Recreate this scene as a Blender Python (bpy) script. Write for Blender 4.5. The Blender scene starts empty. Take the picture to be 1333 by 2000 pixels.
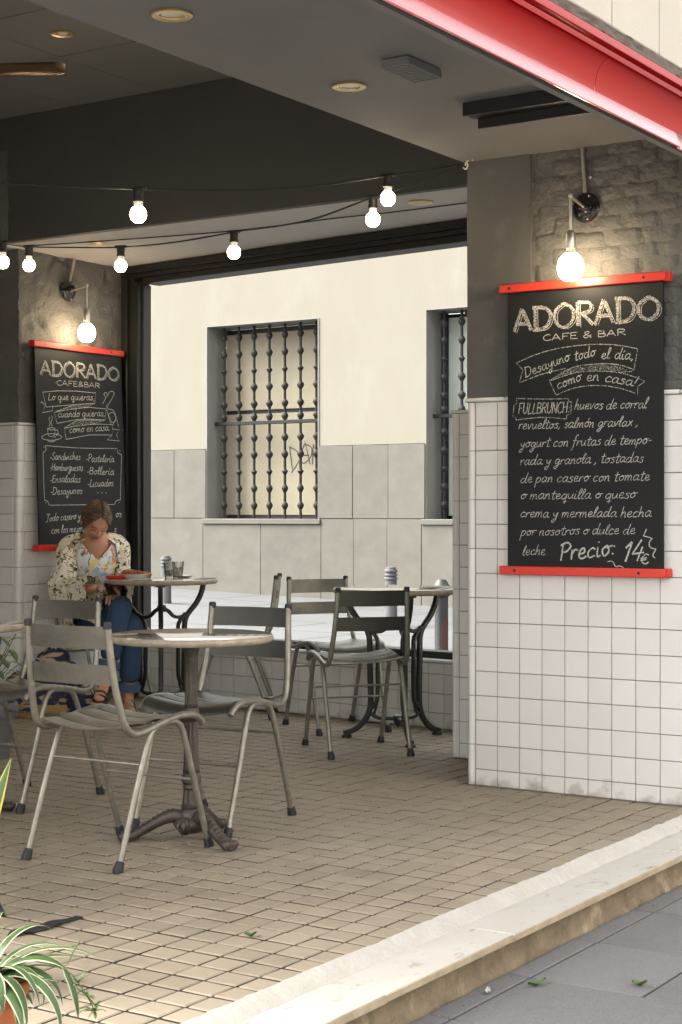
import bpy, bmesh, math, random
from math import sin, cos, pi, radians, sqrt
from mathutils import Vector, Matrix, noise, Euler
random.seed(7)
S = bpy.context.scene
COL = S.collection

# ------------------------------------------------------------------ camera
cam_d = bpy.data.cameras.new("camera")
cam_d.sensor_fit = 'HORIZONTAL'
cam_d.sensor_width = 24.0
cam_d.lens = 24.0 * 3200 / 1333
cam_d.clip_start = 0.05
cam_d.clip_end = 400
cam = bpy.data.objects.new("camera", cam_d)
COL.objects.link(cam)
cam.location = (0, 0, 1.142)
cam.rotation_euler = (radians(90), 0, radians(33.15))
S.camera = cam

# ------------------------------------------------------------------ world, sun, exposure
SUN_EL, SUN_AZ = 52.0, 242.0          # azimuth measured clockwise from +y
W = bpy.data.worlds.new("World")
S.world = W
W.use_nodes = True
wn = W.node_tree
bg = wn.nodes["Background"]
sky = wn.nodes.new("ShaderNodeTexSky")
sky.sky_type = 'NISHITA'
sky.sun_disc = False
sky.sun_elevation = radians(SUN_EL)
sky.sun_rotation = radians(SUN_AZ)
sky.air_density = 1.0
sky.dust_density = 6.0
sky.ozone_density = 0.6
hs = wn.nodes.new("ShaderNodeHueSaturation")      # thin cloud: a paler, whiter sky
hs.inputs["Saturation"].default_value = 0.22
wn.links.new(sky.outputs[0], hs.inputs["Color"])
tn = wn.nodes.new("ShaderNodeMix"); tn.data_type = 'RGBA'; tn.blend_type = 'MULTIPLY'; tn.inputs[0].default_value = 1.0
tn.inputs[7].default_value = (1.0, 0.98, 0.935, 1)
wn.links.new(hs.outputs[0], tn.inputs[6])
wn.links.new(tn.outputs[2], bg.inputs[0])
bg.inputs[1].default_value = 0.15
sun_d = bpy.data.lights.new("sun", 'SUN')
sun_d.energy = 1.4
sun_d.angle = radians(45)
sun_d.color = (1.0, 0.96, 0.90)
sun = bpy.data.objects.new("sun", sun_d)
COL.objects.link(sun)
az, el = radians(SUN_AZ), radians(SUN_EL)
sdir = Vector((sin(az) * cos(el), cos(az) * cos(el), sin(el)))
sun.rotation_euler = (-sdir).to_track_quat('-Z', 'Y').to_euler()
S.view_settings.view_transform = 'Standard'
S.view_settings.look = 'None'
S.view_settings.gamma = 1
S.view_settings.exposure = 2.7
S.view_settings.use_curve_mapping = False

# ------------------------------------------------------------------ materials
def mat(name, col, rough=0.6, metal=0.0, spec=0.5, var=None, vscale=5.0, vamt=0.5, vdetail=6.0, bump=0.0, bscale=60.0, bdist=0.004,
        rand=0.0, coord='OBJ', stain=None, stscale=2.0, stlo=0.55, sthi=0.75, stretch=None, coat=0.0, ramp=None, rvar=0.0):
    """painted or mineral surface: base colour + a second colour by noise + optional stains + fine relief"""
    m = bpy.data.materials.new(name)
    m.use_nodes = True
    nt = m.node_tree
    N, L = nt.nodes, nt.links
    b = N["Principled BSDF"]
    b.inputs["Roughness"].default_value = rough
    b.inputs["Metallic"].default_value = metal
    b.inputs["Specular IOR Level"].default_value = spec
    if coat: b.inputs["Coat Weight"].default_value = coat; b.inputs["Coat Roughness"].default_value = 0.025
    if coord == 'OBJ':
        tc = N.new("ShaderNodeTexCoord"); vec = tc.outputs["Object"]
    else:
        g = N.new("ShaderNodeNewGeometry"); vec = g.outputs["Position"]
    if stretch:
        mp = N.new("ShaderNodeMapping"); mp.inputs["Scale"].default_value = stretch
        L.new(vec, mp.inputs["Vector"]); vec = mp.outputs[0]
    cur = None
    c4 = (*col, 1)
    b.inputs["Base Color"].default_value = c4
    def mixn(a, bcol, fac):
        mx = N.new("ShaderNodeMix"); mx.data_type = 'RGBA'
        if hasattr(a, 'is_linked') or not isinstance(a, tuple): L.new(a, mx.inputs[6])
        else: mx.inputs[6].default_value = a
        mx.inputs[7].default_value = (*bcol, 1)
        L.new(fac, mx.inputs[0])
        return mx.outputs[2]
    cur = c4
    if var:
        nz = N.new("ShaderNodeTexNoise"); nz.inputs["Scale"].default_value = vscale; nz.inputs["Detail"].default_value = vdetail
        nz.inputs["Roughness"].default_value = 0.65
        L.new(vec, nz.inputs["Vector"])
        mr = N.new("ShaderNodeMapRange"); mr.inputs[1].default_value = 0.5 - 0.28 ; mr.inputs[2].default_value = 0.5 + 0.28
        mr.inputs[4].default_value = vamt
        L.new(nz.outputs[0], mr.inputs[0])
        cur = mixn(cur, var, mr.outputs[0])
        if rvar:
            mr3 = N.new("ShaderNodeMapRange"); mr3.inputs[3].default_value = rough - rvar; mr3.inputs[4].default_value = rough + rvar
            L.new(nz.outputs[0], mr3.inputs[0]); L.new(mr3.outputs[0], b.inputs["Roughness"])
    if stain:
        n2 = N.new("ShaderNodeTexNoise"); n2.inputs["Scale"].default_value = stscale; n2.inputs["Detail"].default_value = 8
        n2.inputs["Roughness"].default_value = 0.7
        L.new(vec, n2.inputs["Vector"])
        m2 = N.new("ShaderNodeMapRange"); m2.inputs[1].default_value = stlo; m2.inputs[2].default_value = sthi; m2.inputs[4].default_value = 0.85
        L.new(n2.outputs[0], m2.inputs[0])
        cur = mixn(cur, stain, m2.outputs[0])
    if rand:
        oi = N.new("ShaderNodeObjectInfo")
        mr2 = N.new("ShaderNodeMapRange"); mr2.inputs[3].default_value = 1 - rand; mr2.inputs[4].default_value = 1 + rand
        L.new(oi.outputs["Random"], mr2.inputs[0])
        hs = N.new("ShaderNodeHueSaturation")
        L.new(mr2.outputs[0], hs.inputs["Value"])
        if isinstance(cur, tuple): hs.inputs["Color"].default_value = cur
        else: L.new(cur, hs.inputs["Color"])
        cur = hs.outputs[0]
    if not isinstance(cur, tuple): L.new(cur, b.inputs["Base Color"])
    if bump:
        n3 = N.new("ShaderNodeTexNoise"); n3.inputs["Scale"].default_value = bscale; n3.inputs["Detail"].default_value = 8
        n3.inputs["Roughness"].default_value = 0.62
        L.new(vec, n3.inputs["Vector"])
        bp = N.new("ShaderNodeBump"); bp.inputs["Strength"].default_value = bump; bp.inputs["Distance"].default_value = bdist
        L.new(n3.outputs[0], bp.inputs["Height"])
        L.new(bp.outputs[0], b.inputs["Normal"])
    return m

def emis(name, col, strength):
    m = bpy.data.materials.new(name); m.use_nodes = True
    b = m.node_tree.nodes["Principled BSDF"]
    b.inputs["Base Color"].default_value = (0.9, 0.88, 0.8, 1)
    b.inputs["Roughness"].default_value = 0.4
    b.inputs["Emission Color"].default_value = (*col, 1)
    b.inputs["Emission Strength"].default_value = strength
    return m

def pane_mat(name, refl=0.9, tint=(0.97, 0.98, 0.97)):
    m = bpy.data.materials.new(name); m.use_nodes = True
    N, L = m.node_tree.nodes, m.node_tree.links
    out = N["Material Output"]; N.remove(N["Principled BSDF"])
    tr = N.new("ShaderNodeBsdfTransparent"); tr.inputs[0].default_value = (*tint, 1)
    gl = N.new("ShaderNodeBsdfGlossy"); gl.inputs["Roughness"].default_value = 0.02
    fr = N.new("ShaderNodeFresnel"); fr.inputs[0].default_value = 1.3
    mu = N.new("ShaderNodeMath"); mu.operation = 'MULTIPLY'; mu.inputs[1].default_value = refl
    mx = N.new("ShaderNodeMixShader")
    L.new(fr.outputs[0], mu.inputs[0]); L.new(mu.outputs[0], mx.inputs[0]); L.new(tr.outputs[0], mx.inputs[1]); L.new(gl.outputs[0], mx.inputs[2])
    L.new(mx.outputs[0], out.inputs[0])
    return m

M = {}
M['grout'] = mat('floor_grout', (0.045, 0.036, 0.026), 0.95, var=(0.03, 0.025, 0.02), vscale=9, bump=0.5, bscale=80, coord='W')
M['floor_tile'] = mat('floor_tile', (0.300, 0.252, 0.188), 0.72, spec=0.35, var=(0.220, 0.180, 0.130), vscale=1.5, vamt=0.8, bump=0.35, bscale=140, bdist=0.002, rand=0.08, coord='W', stain=(0.15, 0.122, 0.09), stscale=4.5, stlo=0.54, sthi=0.85)
M['marble_step'] = mat('marble_step', (0.47, 0.452, 0.415), 0.6, var=(0.36, 0.332, 0.28), vscale=3.5, vamt=0.6, bump=0.12, bscale=60, coord='W', stain=(0.20, 0.15, 0.13), stscale=11, stlo=0.57, sthi=0.70, stretch=(2.4, 1, 1))
M['marble_edge'] = mat('marble_edge', (0.45, 0.37, 0.26), 0.8, var=(0.22, 0.17, 0.11), vscale=14, vamt=0.8, bump=0.5, bscale=70, coord='W')
M['mortar'] = mat('white_mortar', (0.48, 0.458, 0.42), 0.9, var=(0.35, 0.318, 0.275), vscale=12, vamt=0.7, bump=0.8, bscale=45, bdist=0.008, coord='W')
M['riser'] = mat('rendered_riser', (0.30, 0.23, 0.145), 0.95, var=(0.10, 0.08, 0.055), vscale=11, vamt=0.9, bump=1.0, bscale=38, bdist=0.012, coord='W', stain=(0.46, 0.36, 0.24), stscale=6, stlo=0.52, sthi=0.66)
M['paver'] = mat('granite_paver', (0.165, 0.163, 0.163), 0.85, var=(0.088, 0.087, 0.088), vscale=160, vamt=0.8, vdetail=2, bump=0.5, bscale=190, bdist=0.002, rand=0.10, coord='W', stain=(0.095, 0.088, 0.08), stscale=3.2, stlo=0.5, sthi=0.8)
M['paver_joint'] = mat('pavement_bed', (0.10, 0.09, 0.085), 0.95, var=(0.05, 0.045, 0.04), vscale=20, bump=0.5, bscale=60, coord='W')
M['white_tile'] = mat('white_tile', (0.66, 0.645, 0.622), 0.16, spec=0.5, var=(0.61, 0.59, 0.555), vscale=2.5, vamt=0.5, rand=0.03, coord='W', stain=(0.38, 0.33, 0.26), stscale=30, stlo=0.74, sthi=0.95)
M['bounce_render'] = mat('pale_bounce_render', (0.56, 0.55, 0.53), 0.9, var=(0.48, 0.47, 0.45), vscale=1, coord='W')
M['tile_grout'] = mat('tile_grout', (0.33, 0.30, 0.26), 0.95, var=(0.20, 0.18, 0.155), vscale=15, coord='W')
M['plaster_grey'] = mat('grey_plaster', (0.088, 0.084, 0.078), 0.75, var=(0.08, 0.077, 0.072), vscale=3, vamt=0.8, bump=0.35, bscale=22, bdist=0.008, coord='W', stain=(0.14, 0.135, 0.128), stscale=5)
M['brick_paint'] = mat('painted_brick', (0.115, 0.110, 0.100), 0.7, var=(0.08, 0.077, 0.071), vscale=8, vamt=0.8, bump=0.75, bscale=55, bdist=0.011, coord='W')
M['rough_plaster'] = mat('rough_plaster', (0.16, 0.152, 0.137), 0.8, var=(0.095, 0.091, 0.083), vscale=5, vamt=0.9, bump=0.9, bscale=62, bdist=0.014, coord='W')
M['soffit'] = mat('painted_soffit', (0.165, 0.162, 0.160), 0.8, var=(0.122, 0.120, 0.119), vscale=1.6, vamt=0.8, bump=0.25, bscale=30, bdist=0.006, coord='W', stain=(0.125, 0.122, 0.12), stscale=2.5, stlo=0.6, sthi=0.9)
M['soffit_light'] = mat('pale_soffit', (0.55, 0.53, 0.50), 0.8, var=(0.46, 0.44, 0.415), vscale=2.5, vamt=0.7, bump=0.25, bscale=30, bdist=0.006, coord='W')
M['beam_dark'] = mat('dark_beam_paint', (0.072, 0.070, 0.066), 0.7, var=(0.056, 0.054, 0.051), vscale=2, vamt=0.8, bump=0.12, bscale=20, coord='W')
M['ceiling'] = mat('ceiling_panel', (0.185, 0.178, 0.168), 0.75, var=(0.155, 0.15, 0.142), vscale=2, vamt=0.7, rand=0.05, coord='W')
M['red'] = mat('red_gloss_paint', (0.36, 0.007, 0.006), 0.25, spec=0.20, var=(0.34, 0.007, 0.006), vscale=6, vamt=0.6, bump=0.06, bscale=70, coord='W', stain=(0.55, 0.06, 0.05), stscale=22, stlo=0.70, sthi=0.95)
M['red_flange'] = mat('bright_red_flange', (0.44, 0.012, 0.010), 0.16, spec=0.5, var=(0.36, 0.010, 0.009), vscale=6, vamt=0.6, bump=0.05, bscale=60, coord='W', coat=1.0)
M['red_flange'].node_tree.nodes['Principled BSDF'].inputs['Coat Roughness'].default_value = 0.22
M['red_rail'] = mat('red_wood_rail', (0.62, 0.03, 0.012), 0.38, var=(0.5, 0.022, 0.012), vscale=9, vamt=0.6, bump=0.1, bscale=80, stain=(0.30, 0.02, 0.01), stscale=30, stlo=0.7, sthi=0.9)
M['slate'] = mat('blackboard', (0.0085, 0.009, 0.0095), 0.6, spec=0.25, var=(0.015, 0.0155, 0.016), vscale=5, vamt=0.7, stretch=(1, 1, 2))
M['facade'] = mat('facade_concrete', (0.53, 0.492, 0.425), 0.9, var=(0.44, 0.402, 0.342), vscale=3, vamt=0.6, bump=0.4, bscale=110, bdist=0.004, coord='W')
M['brown_edge'] = mat('brown_render', (0.14, 0.105, 0.085), 0.95, var=(0.07, 0.05, 0.04), vscale=18, bump=1.0, bscale=60, bdist=0.012, coord='W')
M['window_frame'] = mat('dark_window_frame', (0.013, 0.013, 0.012), 0.5, spec=0.35, var=(0.021, 0.0205, 0.019), vscale=6, vamt=0.7, bump=0.1, bscale=30, coord='W')
M['black'] = mat('black_paint', (0.012, 0.012, 0.013), 0.5)
M['sill'] = mat('pale_sill', (0.62, 0.61, 0.60), 0.5, var=(0.5, 0.49, 0.48), vscale=6, coord='W')
M['steel'] = mat('galvanised_steel', (0.32, 0.302, 0.255), 0.42, metal=0.6, var=(0.15, 0.14, 0.115), vscale=20, vamt=0.9, bump=0.08, bscale=60, bdist=0.002, rvar=0.14, coord='W', stain=(0.52, 0.50, 0.45), stscale=28, stlo=0.6, sthi=0.8)
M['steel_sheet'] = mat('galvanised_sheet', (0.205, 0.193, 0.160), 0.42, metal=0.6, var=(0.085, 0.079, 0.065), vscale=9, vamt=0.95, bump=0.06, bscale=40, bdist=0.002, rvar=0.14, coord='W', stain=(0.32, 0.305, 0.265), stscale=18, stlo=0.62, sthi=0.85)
M['steel_shade_tint'] = mat('shade_tinted_steel', (0.070, 0.068, 0.056), 0.45, metal=0.4, var=(0.035, 0.034, 0.028), vscale=9, vamt=0.9, coord='W', stain=(0.13, 0.12, 0.09), stscale=16, stlo=0.64, sthi=0.85)  # darker copy of the sheet steel: shade on the slats put into colour
M['rubber'] = mat('black_rubber', (0.012, 0.012, 0.014), 0.6)
M['marble'] = mat('grey_marble', (0.50, 0.455, 0.385), 0.10, spec=0.6, coat=1.0, var=(0.33, 0.29, 0.235), vscale=7, vamt=0.8, stretch=(1, 3.5, 1), stain=(0.2, 0.17, 0.13), stscale=6, stlo=0.62, sthi=0.85)
M['marble_rim'] = mat('worn_marble_edge', (0.42, 0.36, 0.27), 0.5, var=(0.18, 0.145, 0.10), vscale=22, vamt=0.9, bump=0.4, bscale=60)
M['iron'] = mat('cast_iron', (0.050, 0.046, 0.042), 0.42, metal=0.5, var=(0.022, 0.02, 0.019), vscale=14, vamt=0.8, bump=0.25, bscale=70)
M['iron_brown'] = mat('aged_cast_iron', (0.095, 0.078, 0.066), 0.5, metal=0.45, var=(0.04, 0.033, 0.028), vscale=14, vamt=0.9, bump=0.3, bscale=60)
M['brass'] = mat('brass_ring', (0.62, 0.47, 0.22), 0.3, metal=0.9, var=(0.4, 0.3, 0.14), vscale=20)
M['chrome'] = mat('brushed_metal', (0.62, 0.59, 0.53), 0.3, metal=0.95)
M['lamp_inner'] = mat('lamp_reflector', (0.5, 0.45, 0.33), 0.35, metal=0.6)
M['fan'] = mat('bronze_fan', (0.20, 0.13, 0.075), 0.25, metal=0.7)
M['black_gloss'] = mat('black_gloss', (0.008, 0.008, 0.009), 0.15, coat=0.5)
M['bulb'] = emis('lit_bulb', (1.0, 0.83, 0.56), 7.0)
M['bulb_big'] = emis('lit_globe', (1.0, 0.81, 0.52), 12.0)
M['bulb_neck'] = mat('bulb_neck', (0.75, 0.72, 0.66), 0.4)
M['socket_black'] = mat('black_socket', (0.014, 0.014, 0.014), 0.5)
M['cable'] = mat('black_cable', (0.012, 0.012, 0.012), 0.6)
M['glass'] = pane_mat('window_glass', 0.008)
M['tumbler'] = pane_mat('tumbler_glass', 3.0, (0.88, 0.88, 0.87))
M['water'] = pane_mat('water', 2.0, (0.62, 0.56, 0.54))
M['terracotta'] = mat('terracotta', (0.42, 0.13, 0.045), 0.75, var=(0.30, 0.09, 0.035), vscale=7, bump=0.15, bscale=60)
M['leaf'] = mat('plant_leaf', (0.055, 0.10, 0.03), 0.45, var=(0.03, 0.06, 0.02), vscale=20, rand=0.15)
M['leaf_pale'] = mat('leaf_margin', (0.40, 0.42, 0.28), 0.5, var=(0.30, 0.33, 0.19), vscale=20)
M['leaf_mid'] = mat('fresh_leaf', (0.075, 0.12, 0.03), 0.5, var=(0.06, 0.11, 0.025), vscale=30, rand=0.2)
M['leaf_yellow'] = mat('yellow_margin', (0.36, 0.33, 0.05), 0.45)
M['leaf_dry'] = mat('dry_tip', (0.20, 0.09, 0.02), 0.7)
M['soil'] = mat('potting_soil', (0.02, 0.016, 0.012), 0.95, bump=0.8, bscale=90)
M['pot_grey'] = mat('grey_planter', (0.10, 0.10, 0.10), 0.7)
M['strap'] = mat('black_strap', (0.012, 0.0125, 0.015), 0.7)
M['street'] = mat('street_paving', (0.072, 0.074, 0.079), 0.7, var=(0.052, 0.054, 0.058), vscale=0.8, vamt=0.8, bump=0.2, bscale=20, coord='W', stain=(0.045, 0.046, 0.05), stscale=1.3, stlo=0.55, sthi=0.8, stretch=(0.4, 1, 1))
M['opp_wall'] = mat('cream_render', (0.195, 0.180, 0.152), 0.9, var=(0.158, 0.143, 0.118), vscale=0.9, vamt=0.7, bump=0.3, bscale=14, bdist=0.012, coord='W', stain=(0.21, 0.199, 0.175), stscale=1.6, stretch=(1, 1, .5))
M['lightened_stone'] = mat('lightened_stone', (0.20, 0.195, 0.183), 0.85, var=(0.15, 0.146, 0.137), vscale=3, vamt=0.8, bump=0.3, bscale=60, coord='W')
M['opp_stone'] = mat('grey_stone', (0.118, 0.110, 0.098), 0.85, var=(0.076, 0.070, 0.061), vscale=3.4, vamt=0.9, vdetail=14, bump=0.3, bscale=60, bdist=0.004, rand=0.05, coord='W', stain=(0.058, 0.055, 0.050), stscale=0.7, stlo=0.55, sthi=0.85)
M['stone_joint'] = mat('stone_joint', (0.20, 0.19, 0.175), 0.95)
M['shutter'] = mat('cream_shutter', (0.31, 0.275, 0.205), 0.7, var=(0.235, 0.20, 0.14), vscale=1.5, vamt=0.8, coord='W', stain=(0.28, 0.15, 0.06), stscale=1.0, stlo=0.54, sthi=0.80, stretch=(1.4, 1, 0.8))
M['pale_glass'] = mat('greenish_blind', (0.40, 0.44, 0.40), 0.5)
M['bar'] = mat('wrought_iron', (0.010, 0.010, 0.011), 0.6, spec=0.25, var=(0.022, 0.021, 0.021), vscale=9, vamt=0.7, coord='W')
M['graffiti'] = mat('graffiti_ink', (0.015, 0.015, 0.015), 0.6)
M['bollard_pale'] = mat('pale_bollard', (0.085, 0.086, 0.09), 0.6, spec=0.3, var=(0.06, 0.061, 0.065), vscale=4)
M['bollard_dark'] = mat('dark_bollard', (0.024, 0.025, 0.027), 0.5, metal=0.2, var=(0.016, 0.017, 0.018), vscale=4, vamt=0.8)
M['rust'] = mat('bare_primer', (0.075, 0.028, 0.022), 0.8, var=(0.045, 0.022, 0.02), vscale=14)
M['maroon'] = mat('maroon_paint', (0.10, 0.015, 0.018), 0.5)

# kicked-up dirt on the lowest tiles
nt_ = M['white_tile'].node_tree; N_, L_ = nt_.nodes, nt_.links
pb_ = N_["Principled BSDF"]; src_ = pb_.inputs["Base Color"].links[0].from_socket
gp_ = N_.new("ShaderNodeNewGeometry"); sx_ = N_.new("ShaderNodeSeparateXYZ"); L_.new(gp_.outputs["Position"], sx_.inputs[0])
m1_ = N_.new("ShaderNodeMapRange"); m1_.inputs[1].default_value = 0.0; m1_.inputs[2].default_value = 0.13; m1_.inputs[3].default_value = 0.42; m1_.inputs[4].default_value = 0.0; L_.new(sx_.outputs[2], m1_.inputs[0])
nz_ = N_.new("ShaderNodeTexNoise"); nz_.inputs["Scale"].default_value = 16; nz_.inputs["Detail"].default_value = 9; L_.new(gp_.outputs["Position"], nz_.inputs["Vector"])
ad_ = N_.new("ShaderNodeMath"); ad_.operation = 'ADD'; L_.new(m1_.outputs[0], ad_.inputs[0]); L_.new(nz_.outputs[0], ad_.inputs[1])
m2_ = N_.new("ShaderNodeMapRange"); m2_.inputs[1].default_value = 0.80; m2_.inputs[2].default_value = 1.05; m2_.inputs[4].default_value = 0.6; L_.new(ad_.outputs[0], m2_.inputs[0])
mi_ = N_.new("ShaderNodeMix"); mi_.data_type = 'RGBA'; mi_.inputs[7].default_value = (0.24, 0.19, 0.13, 1); L_.new(src_, mi_.inputs[6]); L_.new(m2_.outputs[0], mi_.inputs[0]); L_.new(mi_.outputs[2], pb_.inputs["Base Color"])

def chalk_mat(name, dens):
    m = bpy.data.materials.new(name); m.use_nodes = True
    N, L = m.node_tree.nodes, m.node_tree.links
    b = N["Principled BSDF"]; b.inputs["Roughness"].default_value = 0.95
    tc = N.new("ShaderNodeTexCoord")
    nz = N.new("ShaderNodeTexNoise"); nz.inputs["Scale"].default_value = 330; nz.inputs["Detail"].default_value = 3
    L.new(tc.outputs["Object"], nz.inputs["Vector"])
    mr = N.new("ShaderNodeMapRange"); mr.inputs[1].default_value = 0.62 - dens; mr.inputs[2].default_value = 0.74 - dens
    L.new(nz.outputs[0], mr.inputs[0])
    mx = N.new("ShaderNodeMix"); mx.data_type = 'RGBA'
    mx.inputs[6].default_value = (0.03, 0.03, 0.03, 1); mx.inputs[7].default_value = (0.50, 0.482, 0.437, 1)
    L.new(mr.outputs[0], mx.inputs[0]); L.new(mx.outputs[2], b.inputs["Base Color"])
    return m
M['chalk'] = chalk_mat('chalk', 0.26)
M['chalk_soft'] = chalk_mat('soft_chalk', 0.17)
M['chalk_smear'] = chalk_mat('smeared_chalk', 0.09)

# ------------------------------------------------------------------ mesh builder
class MB:
    def __init__(s): s.v = []; s.f = []; s.m = []
    def add(s, vs, fs, mi=0, mtx=None):
        o = len(s.v)
        s.v += [tuple(mtx @ Vector(p)) if mtx else tuple(p) for p in vs]
        s.f += [tuple(i + o for i in f) for f in fs]
        s.m += [mi] * len(fs)
        return s
    def box(s, c, d, b=0.0, mtx=None, mi=0):
        x, y, z = c; X, Y, Z = d[0] / 2, d[1] / 2, d[2] / 2
        if b <= 0:
            vs = [(x + i * X, y + j * Y, z + k * Z) for i in (-1, 1) for j in (-1, 1) for k in (-1, 1)]
            fs = [(0, 1, 3, 2), (4, 6, 7, 5), (0, 4, 5, 1), (2, 3, 7, 6), (0, 2, 6, 4), (1, 5, 7, 3)]
            return s.add(vs, fs, mi, mtx)
        bm = bmesh.new()
        bmesh.ops.create_cube(bm, size=1.0, matrix=Matrix.Translation(c) @ Matrix.Diagonal((d[0], d[1], d[2], 1)))
        bmesh.ops.bevel(bm, geom=bm.edges[:], offset=b, segments=1, affect='EDGES')
        s.bm(bm, mi, mtx); bm.free()
        return s
    def bm(s, bm, mi=0, mtx=None):
        bm.verts.index_update()
        return s.add([v.co[:] for v in bm.verts], [[v.index for v in f.verts] for f in bm.faces], mi, mtx)
    def box2(s, a, b, bev=0.0, mi=0):
        return s.box([(a[i] + b[i]) / 2 for i in range(3)], [abs(b[i] - a[i]) for i in range(3)], bev, None, mi)
    def tube(s, pts, r, n=10, caps=True, mi=0, flat=None, up=None):
        """swept round (or flat=(w,h) elliptical) section; r may be one radius or a list"""
        P = [Vector(p) for p in pts]
        R = r if isinstance(r, (list, tuple)) else [r] * len(P)
        T = [(P[min(i + 1, len(P) - 1)] - P[max(i - 1, 0)]).normalized() for i in range(len(P))]
        u = Vector(up) if up else (Vector((0, 0, 1)) if abs(T[0].z) < 0.9 else Vector((1, 0, 0)))
        vs, fs = [], []
        for i, p in enumerate(P):
            t = T[i]
            a = (u - t * u.dot(t))
            if a.length < 1e-6: a = t.orthogonal()
            a.normalize(); bb = t.cross(a); u = a if not up else u
            for k in range(n):
                th = 2 * pi * k / n
                if flat: vs.append(p + a * (cos(th) * R[i] * flat[0]) + bb * (sin(th) * R[i] * flat[1]))
                else: vs.append(p + a * (cos(th) * R[i]) + bb * (sin(th) * R[i]))
        for i in range(len(P) - 1):
            for k in range(n):
                k2 = (k + 1) % n
                fs.append((i * n + k, i * n + k2, (i + 1) * n + k2, (i + 1) * n + k))
        if caps:
            fs.append(tuple(range(n - 1, -1, -1))); fs.append(tuple((len(P) - 1) * n + k for k in range(n)))
        return s.add(vs, fs, mi)
    def bar(s, pts, w, h, side, mi=0):
        """rectangular bar swept along pts; w across 'side' direction, h in the other"""
        P = [Vector(p) for p in pts]; sd = Vector(side).normalized()
        W_ = w if isinstance(w, (list, tuple)) else [w] * len(P)
        H_ = h if isinstance(h, (list, tuple)) else [h] * len(P)
        vs, fs = [], []
        for i, p in enumerate(P):
            t = (P[min(i + 1, len(P) - 1)] - P[max(i - 1, 0)]).normalized()
            nn = t.cross(sd).normalized()
            a, b = W_[i] / 2, H_[i] / 2
            q = min(a, b) * 0.35
            for (x, y) in ((-a + q, -b), (a - q, -b), (a, -b + q), (a, b - q), (a - q, b), (-a + q, b), (-a, b - q), (-a, -b + q)):
                vs.append(p + sd * x + nn * y)
        n = 8
        for i in range(len(P) - 1):
            for k in range(n):
                k2 = (k + 1) % n
                fs.append((i * n + k, i * n + k2, (i + 1) * n + k2, (i + 1) * n + k))
        fs.append(tuple(range(n - 1, -1, -1))); fs.append(tuple((len(P) - 1) * n + k for k in range(n)))
        return s.add(vs, fs, mi)
    def lathe(s, prof, n=24, mtx=None, mi=0, flute=0.0, nf=0):
        vs, fs = [], []
        for (r, z) in prof:
            for k in range(n):
                th = 2 * pi * k / n
                rr = r * (1 + flute * cos(nf * th)) if flute else r
                vs.append((rr * cos(th), rr * sin(th), z))
        for i in range(len(prof) - 1):
            for k in range(n):
                k2 = (k + 1) % n
                fs.append((i * n + k, i * n + k2, (i + 1) * n + k2, (i + 1) * n + k))
        if prof[0][0] > 1e-5: fs.append(tuple(range(n - 1, -1, -1)))
        if prof[-1][0] > 1e-5: fs.append(tuple((len(prof) - 1) * n + k for k in range(n)))
        return s.add(vs, fs, mi, mtx)
    def sphere(s, c, r, n=16, m=10, mi=0, mtx=None):
        sc = r if isinstance(r, (list, tuple)) else (r, r, r)
        vs = [(c[0], c[1], c[2] + sc[2])]; fs = []
        for i in range(1, m):
            ph = pi * i / m
            for k in range(n):
                th = 2 * pi * k / n
                vs.append((c[0] + sc[0] * sin(ph) * cos(th), c[1] + sc[1] * sin(ph) * sin(th), c[2] + sc[2] * cos(ph)))
        vs.append((c[0], c[1], c[2] - sc[2]))
        for k in range(n):
            fs.append((0, 1 + k, 1 + (k + 1) % n))
        for i in range(m - 2):
            for k in range(n):
                a = 1 + i * n; b = a + n
                fs.append((a + k, b + k, b + (k + 1) % n, a + (k + 1) % n))
        a = 1 + (m - 2) * n
        for k in range(n): fs.append((a + k, len(vs) - 1, a + (k + 1) % n))
        return s.add(vs, fs, mi, mtx)
    def grid(s, fn, nu, nv, mi=0):
        vs = [fn(i / nu, j / nv) for j in range(nv + 1) for i in range(nu + 1)]
        fs = [(j * (nu + 1) + i, j * (nu + 1) + i + 1, (j + 1) * (nu + 1) + i + 1, (j + 1) * (nu + 1) + i) for j in range(nv) for i in range(nu)]
        return s.add(vs, fs, mi)
    def prism(s, prof, axis, a, b, mi=0):
        """closed 2-D profile extruded along a world axis; prof gives the two other coordinates in order"""
        def P(q, t):
            return (t, q[0], q[1]) if axis == 0 else ((q[0], t, q[1]) if axis == 1 else (q[0], q[1], t))
        n = len(prof)
        vs = [P(q, a) for q in prof] + [P(q, b) for q in prof]
        fs = [(k, (k + 1) % n, n + (k + 1) % n, n + k) for k in range(n)] + [tuple(range(n - 1, -1, -1)), tuple(range(n, 2 * n))]
        return s.add(vs, fs, mi)

def mesh(name, mb, mats, angle=38, smooth=True, solid=True):
    me = bpy.data.meshes.new(name)
    me.from_pydata(mb.v, [], mb.f)
    for m_ in (mats if isinstance(mats, (list, tuple)) else [mats]): me.materials.append(m_)
    if max(mb.m or [0]) > 0: me.polygons.foreach_set("material_index", mb.m)
    if solid:
        bm = bmesh.new(); bm.from_mesh(me)
        bmesh.ops.recalc_face_normals(bm, faces=bm.faces[:])
        bm.to_mesh(me); bm.free()
    if smooth:
        me.polygons.foreach_set("use_smooth", [True] * len(me.polygons))
        me.set_sharp_from_angle(angle=radians(angle))
    me.update()
    return me

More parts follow.
